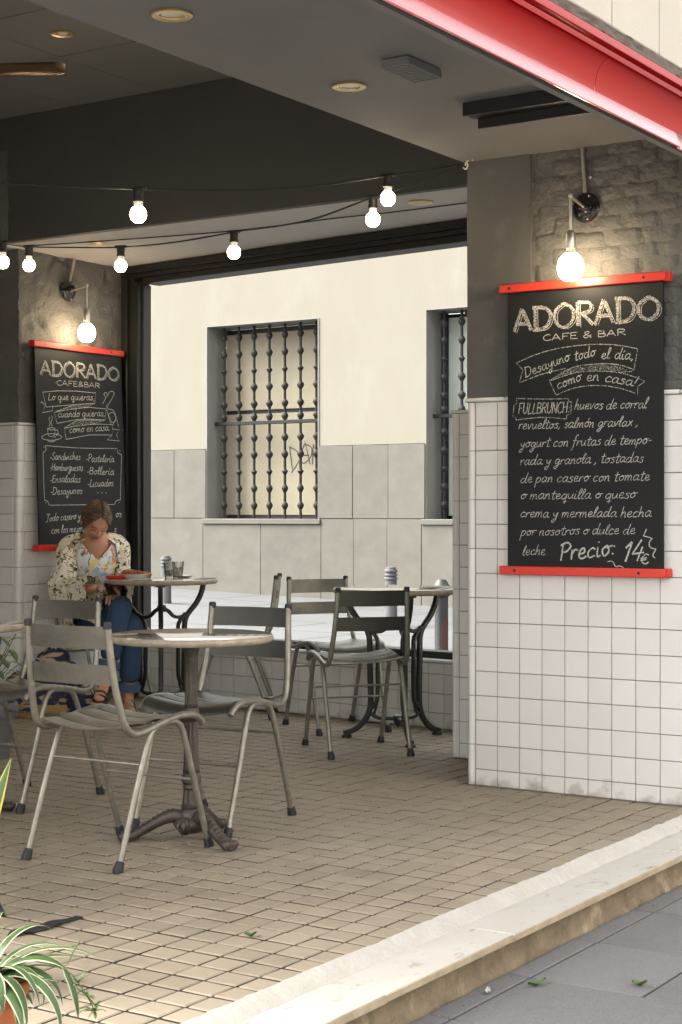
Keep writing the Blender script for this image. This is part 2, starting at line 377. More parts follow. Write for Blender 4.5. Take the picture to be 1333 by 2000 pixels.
def obj(name, mb, mats, parent=None, label=None, angle=38, smooth=True, solid=True, loc=None, kind=None):
    me = mb if isinstance(mb, bpy.types.Mesh) else mesh(name, mb, mats, angle, smooth, solid)
    o = bpy.data.objects.new(name, me)
    COL.objects.link(o)
    if parent is not None: o.parent = parent
    if loc: o.location = loc
    if label: o['label'] = label
    if kind: o['kind'] = kind
    return o

def thing(name, label, cat, loc=(0, 0, 0), rz=0.0, group=None):
    o = bpy.data.objects.new(name, None)
    o.empty_display_size = 0.1
    COL.objects.link(o)
    o.location = loc; o.rotation_euler = (0, 0, rz)
    o['label'] = label; o['category'] = cat
    if group: o['group'] = group
    return o

def tag(o, label, cat, group=None):
    o['label'] = label; o['category'] = cat
    if group: o['group'] = group
    return o

def dup(root, loc, rz, label, group=None):
    r = root.copy(); COL.objects.link(r)
    r.location = loc; r.rotation_euler = (0, 0, rz); r['label'] = label
    if group: r['group'] = group
    for ch in list(root.children):
        c = ch.copy(); COL.objects.link(c); c.parent = r
        for g in list(ch.children):
            d = g.copy(); COL.objects.link(d); d.parent = c
    return r

def frameM(o, u, n):
    """matrix: local x along u, local y along -n (into the wall), z up"""
    u = Vector(u).normalized(); n = Vector(n).normalized()
    m = Matrix.Identity(4)
    for i in range(3):
        m[i][0] = u[i]; m[i][1] = -n[i]; m[i][2] = (0, 0, 1)[i]; m[i][3] = o[i]
    return m

def spline(P, k=6):
    """Catmull-Rom through points"""
    P = [Vector(p) for p in P]
    if len(P) < 3: return P
    out = []
    for i in range(len(P) - 1):
        p0, p1, p2, p3 = P[max(i - 1, 0)], P[i], P[i + 1], P[min(i + 2, len(P) - 1)]
        for j in range(k):
            t = j / k
            out.append(0.5 * ((2 * p1) + (p2 - p0) * t + (2 * p0 - 5 * p1 + 4 * p2 - p3) * t * t + (3 * p1 - p0 - 3 * p2 + p3) * t ** 3))
    out.append(P[-1])
    return out
def kid(name, mb, mats, parent, label=None, angle=38, smooth=True, kind=None, solid=True):
    """mesh given in world coordinates, made a child of an unrotated thing"""
    o = obj(name, mb, mats, parent, label, angle, smooth, solid, kind=kind)
    o.location = -Vector(parent.location)
    return o
def structure(name, mb=None, mats=None, **k):
    if mb is None:
        o = bpy.data.objects.new(name, None); COL.objects.link(o)
    else:
        o = obj(name, mb, mats, **k)
    o['kind'] = 'structure'
    return o

# ================================================================== SETTING
# ---- terrace floor: slab of grout, small square tiles set proud of it
fl = structure('terrace_floor', MB().box2((-7.4, 1.8, -0.16), (-2.300, 8.0, -0.0065)), M['grout'])
P_ = 0.0968
def tile_top(sx, sy, seed):
    r = random.Random(seed); j = lambda: r.uniform(-0.0012, 0.0012)
    a, b, c = sx / 2, sy / 2, 0.0035
    vs = []
    for (z, k) in ((-0.012, 0.0), (-0.003, 0.0), (0.0, c)):
        for (x, y) in ((-1, -1), (1, -1), (1, 1), (-1, 1)):
            vs.append((x * (a - k) + j(), y * (b - k) + j(), z + (r.uniform(-0.0006, 0.0006) if z == 0 else 0)))
    fs = []
    for i in range(2):
        for k in range(4): fs.append((i * 4 + k, i * 4 + (k + 1) % 4, i * 4 + 4 + (k + 1) % 4, i * 4 + 4 + k))
    fs.append((8, 9, 10, 11))
    return vs, fs, [1, 1, 1, 1] + [0] * 5
variants = [tile_top(P_ - 0.0078, P_ - 0.0120, k) for k in range(8)]
def seen(x, y):
    Z = -x * sin(radians(33.15)) + y * cos(radians(33.15))
    if Z < 1: return None
    px = 666.5 + 3200 * (x * cos(radians(33.15)) + y * sin(radians(33.15))) / Z
    py = 1000 + 3654 / Z
    return px, py, Z
spots = []
x0, y0 = -2.5134, 3.7906
for i in range(-50, 5):
    for j in range(-21, 44):
        x, y = x0 + i * P_, y0 + j * P_
        if x < -7.3 or y < 1.85 or x > -2.26: continue
        if y > 6.05 and x > -3.32 and y < 6.70: continue
        if y > 6.66 and x > -3.70: continue
        if y > 7.80 - 0.12 * (x + 6.7) : continue
        if x < -6.72 and y > 6.90: continue
        spots.append((x, y))
def rank(q):
    w = seen(*q)
    if w is None or not (-40 < w[0] < 1370 and w[1] < 2040): return 99
    return w[2]
spots.sort(key=rank)
def tmb(v):
    m_ = MB().add(v[0], v[1]); m_.m = list(v[2]); return m_
tme = [mesh('floor_tile', tmb(v), [M['floor_tile'], M['grout']], angle=20) for v in variants]
big = MB()
for n, (x, y) in enumerate(spots):
    k = random.randrange(8); dz = random.uniform(-0.0009, 0.0009)
    if n < 300:
        o = obj('floor_tile', tme[k], None, fl); o.location = (x, y, dz)
        if x > -2.34: o.scale = (.84, 1, 1); o.location.x -= .0075
        o.rotation_euler = (random.uniform(-.004, .004), random.uniform(-.004, .004), random.uniform(-.004, .004))
    else:
        vs, fs, ms_ = variants[k]
        big.add(vs, fs, 0, Matrix.Translation((x - (.0075 if x > -2.34 else 0), y, dz)) @ Matrix.Diagonal((.84 if x > -2.34 else 1, 1, 1, 1)) @ Euler((random.uniform(-.004, .004), random.uniform(-.004, .004), random.uniform(-.004, .004))).to_matrix().to_4x4())
big.m = (variants[0][2] * (len(big.f) // 9))
obj('floor_tiles', big, [M['floor_tile'], M['grout']], fl, angle=20, kind='stuff', solid=False)

# ---- marble step along the open side
st = thing('marble_step', 'white marble step with mortar fillet edging the tiled terrace', 'step', (-2.18, 4.2, -0.14))
js = [1.4, 2.07, 2.74, 3.395, 4.072, 4.685, 5.36, 6.02, 6.7]
for a, b in zip(js[:-1], js[1:]):
    m_ = MB()
    sk = random.uniform(-.003, .003)
    m_.box2((-2.275, a + .002, -0.054), (-2.083 + sk, b - .002, -0.031 + sk * .5), 0.003)
    o = kid('marble_slab', m_, [M['marble_step'], M['marble_edge']], st)
    for p in o.data.polygons:
        if p.normal.x > 0.6: p.material_index = 1
m_ = MB()
def fil(u, v):
    y = 1.4 + 5.3 * u
    w = noise.noise((y * 3.1, 0, 0)) * .010 + noise.noise((y * 14, 4, 0)) * .006 + noise.noise((y * 43, 9, 0)) * .003
    x = -2.292 + w + (0.052 - w * .6 + noise.noise((y * 6, 2, 2)) * .008) * v
    z = 0.0035 - 0.0405 * v ** 1.2 + noise.noise((y * 22, v * 3, 1)) * .0032 * (1 - v)
    return (x, y, z)
m_.grid(fil, 420, 6)
kid('mortar_fillet', m_, M['mortar'], st, solid=False)
m_ = MB()
m_.grid(lambda u, v: (-2.118 + 0.010 * noise.noise((u * 40, v * 2, 3)) + 0.006 * noise.noise((u * 160, v * 9, 5)) + .012 * (1 - v) ** 3, 1.4 + 5.3 * u, -0.15 + 0.098 * v), 260, 7)
kid('riser', m_, M['riser'], st, solid=False)

# ---- pavement in front
pv = structure('pavement', MB().box2((-2.2, -12, -0.30), (14, 14, -0.149)), M['paver_joint'])
pme = {}
def paver(x0_, y0_, x1_, y1_):
    w, d = round(x1_ - x0_, 3), round(y1_ - y0_, 3)
    if (w, d) not in pme:
        pme[(w, d)] = mesh('paver', MB().box((0, 0, 0), (w - .008, d - .008, .03), .003), M['paver'], angle=25)
    o = obj('paver', pme[(w, d)], None, pv)
    o.location = ((x0_ + x1_) / 2, (y0_ + y1_) / 2, -0.155 + random.uniform(-.0015, .0015))
    o.rotation_euler = (random.uniform(-.002, .002), random.uniform(-.002, .002), 0)
for r in range(-3, 15):
    y = 4.06 - 4 * 0.44 + r * 0.44
    y -= 0.44
    paver(-2.105, y, -2.03, y + .44)
    off = -2.03 - (0 if r % 2 == 0 else .33)
    for c in range(0, 9):
        a = max(off + c * .66, -2.03); b = off + (c + 1) * .66
        paver(a, y, b, y + .44)
rub = MB()
for i in range(150):
    y = random.uniform(2.6, 6.2); x = -2.095 + abs(random.gauss(0, .035)); s_ = random.uniform(.0012, .0038)
    rub.sphere((x, y, -0.139 + s_ * .3), (s_, s_ * random.uniform(.6, 1.4), s_ * .6), 5, 4)
o = obj('grit', rub, M['mortar'] if False else M['riser']); o['kind'] = 'stuff'
gd = structure('ground', MB().box2((-150, -150, -0.9), (150, 150, -0.31)), M['paver_joint'])

# ---- tiling helper
tcache = {}
def wall_tiles(parent, o, u, n, cols, rows, gap=.0030, th=.010, skip=None):
    ang = math.atan2(u[1], u[0]); pl = Vector(parent.location)
    for (a, b) in cols:
        for (c, d) in rows:
            if skip and skip(a, b, c, d): continue
            w, h = round(b - a, 4), round(d - c, 4)
            if (w, h) not in tcache:
                tcache[(w, h)] = mesh('wall_tile', MB().box((0, 0, 0), (w - gap, th, h - gap), .0016), M['white_tile'], angle=25)
            t = obj('wall_tile', tcache[(w, h)], None, parent)
            p = Vector((o[0], o[1], 0)) + Vector((u[0], u[1], 0)) * ((a + b) / 2) + Vector((n[0], n[1], 0)) * (th / 2 - .002 + random.uniform(-.0006, .0006))
            p.z = (c + d) / 2
            t.location = p - pl
            t.rotation_euler = (random.uniform(-.007, .007), random.uniform(-.004, .004), ang + random.uniform(-.007, .007))
def rows_of(z0, p, z1, zmin=0.004):
    r = []; z = z0
    if z0 > zmin + .01: r.append((zmin, z0))
    while z < z1 - .01:
        r.append((z, min(z + p, z1))); z += p
    return r

# ---- right pier: white tiles below, plaster and painted brick above
pier = thing('tiled_pier', 'grey brick and plaster pier with white tiled dado, right of the terrace', 'pillar', (-2.75, 6.2, 0))
YP = 6.03
kid('core', MB().box2((-3.300, YP + .006, 0), (-2.215, 6.62, 1.60)).box2((-3.298, YP + .045, 1.60), (-2.215, 6.62, 2.70)), M['tile_grout'], pier)
wall_tiles(pier, (-3.266, YP + .004), (1, 0), (0, -1), [(k * .102, (k + 1) * .102) for k in range(10)], rows_of(.071, .102, 1.599))
# corner trim and cap
for k in range(8):
    a = .071 + (k - 1) * .204 + .102 if k else .004
    z0_, z1_ = (.004, .173) if k == 0 else (.173 + (k - 1) * .204, min(.173 + k * .204, 1.599))
    m_ = MB().tube([(-3.287, YP + .012, z0_ + .0015), (-3.287, YP + .012, z1_ - .0015)], .0195, 12, up=(1, 0, 0))
    m_.box2((-3.306 + .016, YP - .003, z0_ + .0015), (-3.2685, YP + .02, z1_ - .0015), .001)
    kid('corner_tile', m_, M['white_tile'], pier)
for k in range(6):
    m_ = MB().box2((-3.316 + k * .19, YP - .014, 1.6), (-3.316 + (k + 1) * .19 - .002, YP + .05, 1.617), .005)
    kid('cap_tile', m_, M['white_tile'], pier)
m_ = MB()
def pl(u, v):
    x = -3.306 + .292 * u; z = 1.615 + 1.02 * v
    return (x + (noise.noise((z * 3, 1, 0)) * .003 if 0 < u < 1 else 0), YP - .002 + .004 * noise.noise((x * 5, z * 4, 0)) + .0015 * noise.noise((x * 22, z * 18, 3)), z)
m_.grid(pl, 14, 50)
m_.add([(-3.306, YP, 1.615), (-3.306, 6.62, 1.615), (-3.306, 6.62, 2.64), (-3.306, YP, 2.64)], [(0, 1, 2, 3)])
m_.add([(-3.014, YP, 1.615), (-3.014, YP + .05, 1.615), (-3.014, YP + .05, 2.64), (-3.014, YP, 2.64)], [(0, 1, 2, 3)])
kid('plaster_shaft', m_, M['plaster_grey'], pier, solid=False)
# rough bed between bricks
m_ = MB()
m_.grid(lambda u, v: (-3.014 + .80 * u, YP + .0185 + .005 * noise.noise((u * 14, v * 17, 7)) + .004 * noise.noise((u * 50, v * 60, 1)), 1.612 + 1.02 * v), 90, 110)
kid('mortar_bed', m_, M['brick_paint'], pier, solid=False)
bms = []
for q in range(9):
    m_ = MB(); rr = random.Random(q + 40)
    def bf(u, v, q=q):
        e = min(.15 + min(u, 1 - u) * 13.0, .70 + min(v, 1 - v) * 1.4, 1.0)
        e = e ** .6
        y = .008 - .017 * e + .005 * noise.noise((u * 3.1 + q * 5, v * 2.2, q)) + .0035 * noise.noise((u * 9, v * 5 + q * 3, q))
        return (.152 * (u - .5) + .004 * noise.noise((v * 3, q, 0)), y, .0625 * (v - .5) + .003 * noise.noise((u * 4, q, 5)))
    m_.grid(bf, 9, 5)
    bms.append(mesh('brick', m_, M['brick_paint'], angle=180, solid=False))
for r in range(17):
    z = 1.63 + r * .0605
    if z > 2.6: break
    off = -3.005 + (.078 if r % 2 else 0.0)
    for c in range(-1, 6):
        x = off + c * .157 + .078 + random.uniform(-.006, .006)
        if x < -2.97 or x > -2.2: continue
        o = obj('brick', random.choice(bms), None, pier)
        o.location = Vector((x, YP + .020 + random.uniform(-.001, .003), z + random.uniform(-.004, .004))) - Vector(pier.location)
        o.rotation_euler = (random.uniform(-.03, .03), random.uniform(-.03, .03), random.uniform(-.02, .02))
        o.scale = (random.uniform(.93, 1.03), 1, random.uniform(.9, 1.04))

# ---- half wall standing behind the pier
hw = thing('half_wall', 'low tiled wall stub seen just left behind the pier', 'wall', (-3.4, 6.73, 0))
kid('core', MB().box2((-3.725, 6.66, 0), (-2.3, 6.83, 1.60)), M['tile_grout'], hw)
wall_tiles(hw, (-3.690, 6.658), (1, 0), (0, -1), [(k * .102, (k + 1) * .102) for k in range(6)], rows_of(.071, .102, 1.599))
for k in range(8):
    z0_, z1_ = (.004, .173) if k == 0 else (.173 + (k - 1) * .204, min(.173 + k * .204, 1.599))
    kid('corner_tile', MB().tube([(-3.712, 6.664, z0_ + .0015), (-3.712, 6.664, z1_ - .0015)], .018, 12, up=(1, 0, 0)).box2((-3.715, 6.651, z0_ + .0015), (-3.6915, 6.67, z1_ - .0015), .001), M['white_tile'], hw)
for k in range(4):
    kid('cap_tile', MB().box2((-3.738 + k * .19, 6.645, 1.6), (-3.738 + (k + 1) * .19 - .002, 6.84, 1.614), .004), M['white_tile'], hw)

# ---- window wall: tiled plinth, sill, dark frame with one large pane
uw = Vector((cos(radians(-7.07)), sin(radians(-7.07)), 0)); nw = Vector((-sin(radians(7.07)), -cos(radians(7.07)), 0))
OW = Vector((-6.70, 7.793, 0))
def W_(s, d, z):           # along the wall, towards the room, up
    p = OW + uw * s + nw * d
    return (p.x, p.y, z)
def wbox(mb, s0, s1, d0, d1, z0, z1, b=0.0):
    return mb.box(((s0 + s1) / 2, -(d0 + d1) / 2, (z0 + z1) / 2), (s1 - s0, abs(d1 - d0), z1 - z0), b, frameM(OW, uw, nw))
lw = thing('window_plinth', 'low white tiled wall under the large café window', 'wall', tuple(OW + uw * 1.8))
kid('core', wbox(MB(), 0, 3.9, -.20, -.004, 0, .345), M['tile_grout'], lw)
wall_tiles(lw, OW, uw, nw, [(.03 + k * .102, .03 + (k + 1) * .102) for k in range(36)], [(.004, .085), (.085, .187), (.187, .289), (.289, .347)])
kid('sill', wbox(MB(), 0, 3.9, -.22, .018, .349, .366, .004), M['sill'], lw)
wf = thing('cafe_window', 'large dark framed café window looking onto the back street', 'window', tuple(OW + uw * 1.8 + Vector((0, 0, .366))))
m_ = MB()
wbox(m_, .0, .055, -.09, .030, .367, 2.655, .004); wbox(m_, .055, .100, -.09, .006, .367, 2.655, .004); wbox(m_, .100, .135, -.09, .014, .367, 2.56, .004)
kid('jamb', m_, M['window_frame'], wf)
kid('mullion_edge', wbox(MB(), .135, .150, -.088, -.02, .40, 2.545, .003), M['black'], wf)
m_ = MB(); wbox(m_, .055, 3.9, -.12, .040, 2.612, 2.657, .004); wbox(m_, .055, 3.9, -.12, .022, 2.585, 2.612, .003); wbox(m_, .165, 3.9, -.14, .0, 2.548, 2.585, .003)
kid('header', m_, M['window_frame'], wf)
kid('bottom_rail', wbox(MB(), .135, 3.9, -.13, -.03, .367, .404, .003), M['black'], wf)
kid('pane', wbox(MB(), .17, 3.9, -.085, -.079, .39, 2.56), M['glass'], wf, smooth=False)

bp_ = thing('black_fixture', 'unidentified narrow black panel with maroon top edge at the window beside the pier', 'fixture', (-3.70, 7.2, .366))  # unidentified dark upright thing, modelled as a plain black panel
kid('board', MB().grid(lambda u, v: (-3.865 + .3 * u + (.012 * noise.noise((v * 9, 0, 0)) if u == 0 else 0), 7.06, .4 + 1.72 * v), 2, 40).grid(lambda u, v: (-3.865 + .3 * u, 7.09, .4 + 1.72 * v), 1, 1), M['black'], bp_, solid=False)
kid('top_edge', MB().box2((-3.885, 7.055, 2.10), (-3.55, 7.095, 2.135), .003), M['maroon'], bp_)

# ---- left wall with pilaster corner
lwall = thing('side_wall', 'rough grey plaster wall with white tiled dado at the back left corner', 'wall', (-6.8, 7.0, 0))
kid('core', MB().box2((-8.6, 6.868, 0), (-6.70, 7.9, 1.645)).box2((-8.6, 6.90, 1.645), (-6.735, 7.9, 2.70)), M['tile_grout'], lwall)
rz = rows_of(.008, .102, 1.640)
wall_tiles(lwall, (-6.694, 6.857), (0, 1), (1, 0), [(.045 + k * .102, .045 + (k + 1) * .102) for k in range(9)], rz)
wall_tiles(lwall, (-6.69, 6.862), (-1, 0), (0, -1), [(.042 + k * .102, .042 + (k + 1) * .102) for k in range(7)], rz)
for k in range(8):
    z0_, z1_ = .008 + k * .204, min(.008 + (k + 1) * .204, 1.64)
    m_ = MB().tube([(-6.712, 6.879, z0_ + .0015), (-6.712, 6.879, z1_ - .0015)], .0235, 14, up=(1, 0, 0))
    m_.box2((-6.7305, 6.8553, z0_ + .0015), (-6.712, 6.87, z1_ - .0015), .001).box2((-6.71, 6.879, z0_ + .0015), (-6.6883, 6.900, z1_ - .0015), .001)
    kid('corner_tile', m_, M['white_tile'], lwall)
for k in range(5):
    kid('cap_tile', MB().box2((-6.72, 6.848 + k * .19, 1.642), (-6.680, 6.848 + (k + 1) * .19 - .002, 1.658), .004), M['white_tile'], lwall)
    kid('cap_tile', MB().box2((-6.722 - (k + 1) * .19, 6.849, 1.642), (-6.722 - k * .19 - .002, 6.90, 1.658), .004), M['white_tile'], lwall)
m_ = MB()
def rp(y, z, k): return .012 * noise.noise((y * 4, z * 4, k)) + .010 * noise.noise((y * 13, z * 13, k + 3)) + .005 * noise.noise((y * 34, z * 34, k + 6)) - .012 * max(0, noise.noise((y * 9, z * 7, k + 9)) - .28) * 4
m_.grid(lambda u, v: (-6.716 + rp(u, v * 1.1, 0), 6.885 + .92 * u, 1.655 + 1.02 * v), 80, 90)
m_.grid(lambda u, v: (-6.716 - 1.2 * u + (rp(0, v * 1.1, 0) if u == 0 else 0), 6.887 + .6 * rp(u * 1.2, v * 1.1, 30), 1.655 + 1.02 * v), 60, 90)
kid('rough_plaster', m_, M['rough_plaster'], lwall, solid=False)
m_ = MB()
m_.grid(lambda u, v: (-6.615 - 1.0 * u + .01 * noise.noise((v * 9, 1, 1)), 6.688 + .5 * rp(u, v * .6, 50), 2.66 + .52 * v), 40, 30)
m_.grid(lambda u, v: (-6.615 + .01 * noise.noise((v * 9, 1, 1)), 6.688 + .2 * u, 2.66 + .52 * v), 3, 30)
kid('pilaster_head', m_, M['rough_plaster'], lwall, solid=False)

# ---- beams, soffits, ceiling
vb = thing('front_beam', 'broad grey concrete beam running along the open front', 'beam', (-2.8, 4.0, 2.606))
m_ = MB()
m_.box2((-3.322, 1.7, 2.607), (-2.268, 6.62, 3.6)).box2((-2.268, 1.7, 2.607), (-2.195, 6.62, 2.695))
m_.box2((-2.1945, 1.7, 2.418), (-2.168, 6.62, 2.606))
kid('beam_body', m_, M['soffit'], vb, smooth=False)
m_ = MB()
m_.box2((-2.836, 5.135, 2.556), (-2.178, 5.147, 2.604), .002).box2((-2.824, 5.147, 2.556), (-2.178, 5.205, 2.566), .002).box2((-2.812, 5.205, 2.522), (-2.178, 5.215, 2.566), .002)
bb = thing('beam_bracket', 'dark folded metal bracket under the front beam by the red fascia', 'bracket', (-2.55, 5.17, 2.604))
kid('bracket_plate', m_, M['window_frame'], bb)
ub = thing('back_beam', 'deep dark painted beam spanning above the café window', 'beam', (-5.0, 7.2, 2.66))
kid('beam_face', MB().box2((-8.6, 6.698, 2.6625), (-3.324, 6.74, 3.6)), M['beam_dark'], ub, smooth=False)
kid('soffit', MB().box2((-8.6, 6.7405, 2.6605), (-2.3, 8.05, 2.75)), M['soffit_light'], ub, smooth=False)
m_ = MB().box2((-3.40, 6.60, 2.40), (-3.31, 6.69, 2.66))
kid('beam_stub', m_, M['beam_dark'], ub)
ce = structure('ceiling', MB().box2((-8.6, 1.7, 3.372), (-3.33, 6.697, 3.6)), M['black'], smooth=False)
cpm = mesh('ceiling_panel', MB().box((0, 0, 0), (.592, .592, .012), .002), M['ceiling'], angle=25)
for i in range(-5, 4):
    for j in range(-8, 2):
        x, y = -5.51 + .6 * i + .3, 5.93 + .6 * j + .3
        if x > -3.33 - .2 or y < 1.9: continue
        if j == 1:
            o = obj('ceiling_panel', MB().box((0, 0, 0), (.596, .16, .012), .002), M['ceiling'], ce); o.location = (x, 6.612, 3.3665)
        else:
            o = obj('ceiling_panel', cpm, None, ce); o.location = (x, y, 3.3665 + random.uniform(-.002, .002))

# ---- upper storeys of the café building and its facade panels
up = thing('cafe_building', 'pale concrete upper storey above the red fascia', 'building', (-5, 4.5, 3.6))
kid('upper_wall', MB().box2((-8.6, 1.7, 3.61), (-2.21, 8.04, 9.5)).box2((-2.262, 1.7, 2.70), (-2.21, 8.04, 3.605)), M['facade'], up, smooth=False)
kid('unseen_end_wall', MB().box2((-8.75, 1.55, 0), (-8.61, 8.0, 9.5)).box2((-8.6, 1.55, -.1), (-5.4, 1.69, 3.36)).box2((-8.6, 1.55, 2.62), (-2.30, 1.69, 9.5)), M['sill'], up, smooth=False)  # unseen wall, kept pale and part open to let light in
for k in range(16):
    y = 1.72 + k * .4
    for (z0_, z1_) in ((2.715, 4.6), (4.61, 6.6)):
        kid('facade_panel', MB().box2((-2.205, y + .002, z0_), (-2.165, y + .398, z1_), .004), M['facade'], up)
m_ = MB()
m_.grid(lambda u, v: (-2.150 + .010 * noise.noise((u * 70, v * 3, 0)) - .02 * v, 1.7 + 6.3 * u, 2.668 + .048 * v + .007 * noise.noise((u * 120, v * 2, 9))), 420, 4)
m_.add([(-2.148, 1.7, 2.668), (-2.148, 8, 2.668), (-2.26, 8, 2.668), (-2.26, 1.7, 2.668)], [(0, 1, 2, 3)])
kid('render_edge', m_, M['brown_edge'], up, solid=False)

# ---- building across the front street, unseen, added to bounce light onto the terrace
fb = thing('bounce_building', 'unseen pale building across the front street, added to bounce light onto the terrace', 'building', (9, 3, -.15))
m_ = MB().box2((9, -14, -.3), (15, 26, 8.2))
kid('wall', m_, M['bounce_render'], fb, smooth=False)
for k in range(9):
    for z in (1.0, 4.6):
        w_ = kid('window', MB().box2((8.93, -12.4 + k * 4, z - .08), (9.0, -10.2 + k * 4, z + 2.5), .01), M['facade'], fb)  # windows of the added, unseen bounce building
        obj('pane', MB().box2((8.915, -12.2 + k * 4, z + .06), (8.925, -10.4 + k * 4, z + 2.36)), M['window_frame'], w_)

# ---- red fascia
rf = thing('red_fascia', 'glossy red metal fascia running above the terrace opening', 'fascia', (-2.15, 4.0, 2.41))
def cove(n=10):
    return [(-2.168 + .052 * (1 - cos(pi / 2 * i / n)), 2.478 + .098 * sin(pi / 2 * i / n) ** 1.0) for i in range(n + 1)]
segs = [(1.5, 3.17), (3.173, 5.43), (5.433, 7.8)]
for q, (ya, yb) in enumerate(segs):
    dx = (0, .0015, -.012)[q]
    m_ = MB().prism([(-2.137 + dx, 2.4125), (-2.1335 + dx, 2.4125), (-2.132 + dx, 2.416), (-2.152 + dx, 2.468), (-2.19, 2.468), (-2.19, 2.462), (-2.156 + dx, 2.462)], 1, ya, yb)
    kid('lower_flange', m_, M['red_flange'], rf, angle=25)
for ya, yb in ((1.5, 2.36), (2.363, 4.79), (4.793, 7.8)):
    kid('shadow_groove', MB().box2((-2.19, ya, 2.4685), (-2.172, yb, 2.4775)), M['red'], rf)
    kid('cove', MB().prism(cove() + [(-2.19, 2.578), (-2.19, 2.478)], 1, ya, yb), M['red'], rf, angle=30)
for (xa, za, zb) in ((-2.112, 2.580, 2.5865), (-2.121, 2.5915, 2.5985), (-2.130, 2.6035, 2.6105)):
    kid('rib', MB().box2((-2.19, 1.5, za), (xa, 7.8, zb), .0025), M['red'], rf)
kid('recess', MB().box2((-2.194, 1.5, 2.6105), (-2.1905, 7.8, 2.6385)), M['red'], rf)
kid('top_strip', MB().box2((-2.19, 1.5, 2.639), (-2.146, 7.8, 2.667), .002), M['red'], rf)
m_ = MB()
for k in range(10):
    y = 2.6 + k * .52
    m_.lathe([(.006, 0), (.005, .003), (0, .0035)], 10, Matrix.Translation((-2.145, y, 2.440)) @ Matrix.Rotation(radians(90), 4, 'Y'))
o = kid('rivets', m_, M['red'], rf); o['kind'] = 'stuff'

# ---- back street and the building opposite
bs = MB()
def stz(x, y): return -0.135 - .028 * max(min(x + 13.2, 3), -9) * min(max((y - 8) / 12, 0), 1)
bs.grid(lambda u, v: (-45 + 60 * u, 8.02 + 12.1 * v, stz(-45 + 60 * u, 8.02 + 12.1 * v)), 60, 8)
bs.grid(lambda u, v: (-45 + 60 * u, 8.02, stz(-45 + 60 * u, 8.02) - .5 * (1 - v)), 60, 1)
stm = M['street']
N, L = stm.node_tree.nodes, stm.node_tree.links
g_ = N.new("ShaderNodeNewGeometry"); br = N.new("ShaderNodeTexBrick")
br.inputs["Scale"].default_value = 1; br.inputs["Brick Width"].default_value = 2.4; br.inputs["Row Height"].default_value = 1.25; br.inputs["Mortar Size"].default_value = .03
br.inputs["Color1"].default_value = br.inputs["Color2"].default_value = (1, 1, 1, 1); br.inputs["Mortar"].default_value = (.35, .35, .38, 1)
mm = N.new("ShaderNodeMix"); mm.data_type = 'RGBA'; mm.blend_type = 'MULTIPLY'; mm.inputs[0].default_value = 1
b_ = N["Principled BSDF"]; src = b_.inputs["Base Color"].links[0].from_socket
L.new(g_.outputs["Position"], br.inputs["Vector"]); L.new(src, mm.inputs[6]); L.new(br.outputs[0], mm.inputs[7]); L.new(mm.outputs[2], b_.inputs["Base Color"])
structure('back_street', bs, stm, solid=False)

ob_ = thing('opposite_building', 'cream rendered building with grey stone base and barred windows across the back street', 'building', (-13, 20.3, -.2))
WINS = [(-15.53, -13.45), (-11.63, -9.55), (-7.7, -5.6), (-19.5, -17.4)]
ZW0, ZW1 = 1.04, 4.0
m_ = MB()
xs = [-45] + sorted(sum([list(w) for w in WINS], [])) + [15]
for i in range(len(xs) - 1):
    isw = i % 2 == 1
    if isw: m_.box2((xs[i], 20.0, ZW1), (xs[i + 1], 20.6, 6.4))
    else: m_.box2((xs[i], 20.0, 2.115), (xs[i + 1], 20.6, 6.4))
    if isw: m_.box2((xs[i], 20.02, -.6), (xs[i + 1], 20.6, ZW0 - .02))
    else: m_.box2((xs[i], 20.02, -.6), (xs[i + 1], 20.6, 2.112))
kid('wall', m_, M['opp_wall'], ob_, smooth=False)
def panels(x0_, x1_, z0_, z1_, w):
    n = max(1, round((x1_ - x0_) / w))
    for k in range(n):
        a, b = x0_ + (x1_ - x0_) * k / n, x0_ + (x1_ - x0_) * (k + 1) / n
        kid('stone_panel', MB().box2((a + .0035, 19.965 + random.uniform(-.004, .004), z0_), (b - .0035, 20.02, z1_), .003), M['opp_stone'], ob_)
for a, b in ((-22.5, -19.5), (-17.4, -15.53), (-13.45, -11.63), (-9.55, -7.7), (-5.6, -4.0)):
    panels(a, b, 1.05, 2.105, .62)
panels(-22.8, -15.585, -.5, 1.04, 1.15); panels(-15.585, -13.395, -.5, .955, 1.1); panels(-13.395, -11.685, -.5, 1.04, .62); panels(-11.685, -9.495, -.5, .955, 1.1); panels(-9.495, -4, -.5, 1.04, 1.1)
barm = MB()
barm.tube([(0, 0, 0), (0, 0, ZW1 - ZW0)], .021, 10)
for k in range(11):
    z = .20 + k * .258
    if abs(z - 1.48) < .10: z = 1.55
    r_ = random.uniform(.046, .052)
    if k in (2, 8): barm.lathe([(.021, z - .05), (r_, z), (.021, z + .035)], 12)
    else: barm.lathe([(.021, z - .062), (.036, z - .04), (r_ + .004, z - .005), (r_, z + .02), (.030, z + .05), (.021, z + .058)], 12)
barme = mesh('window_bar', barm, M['bar'], angle=50)
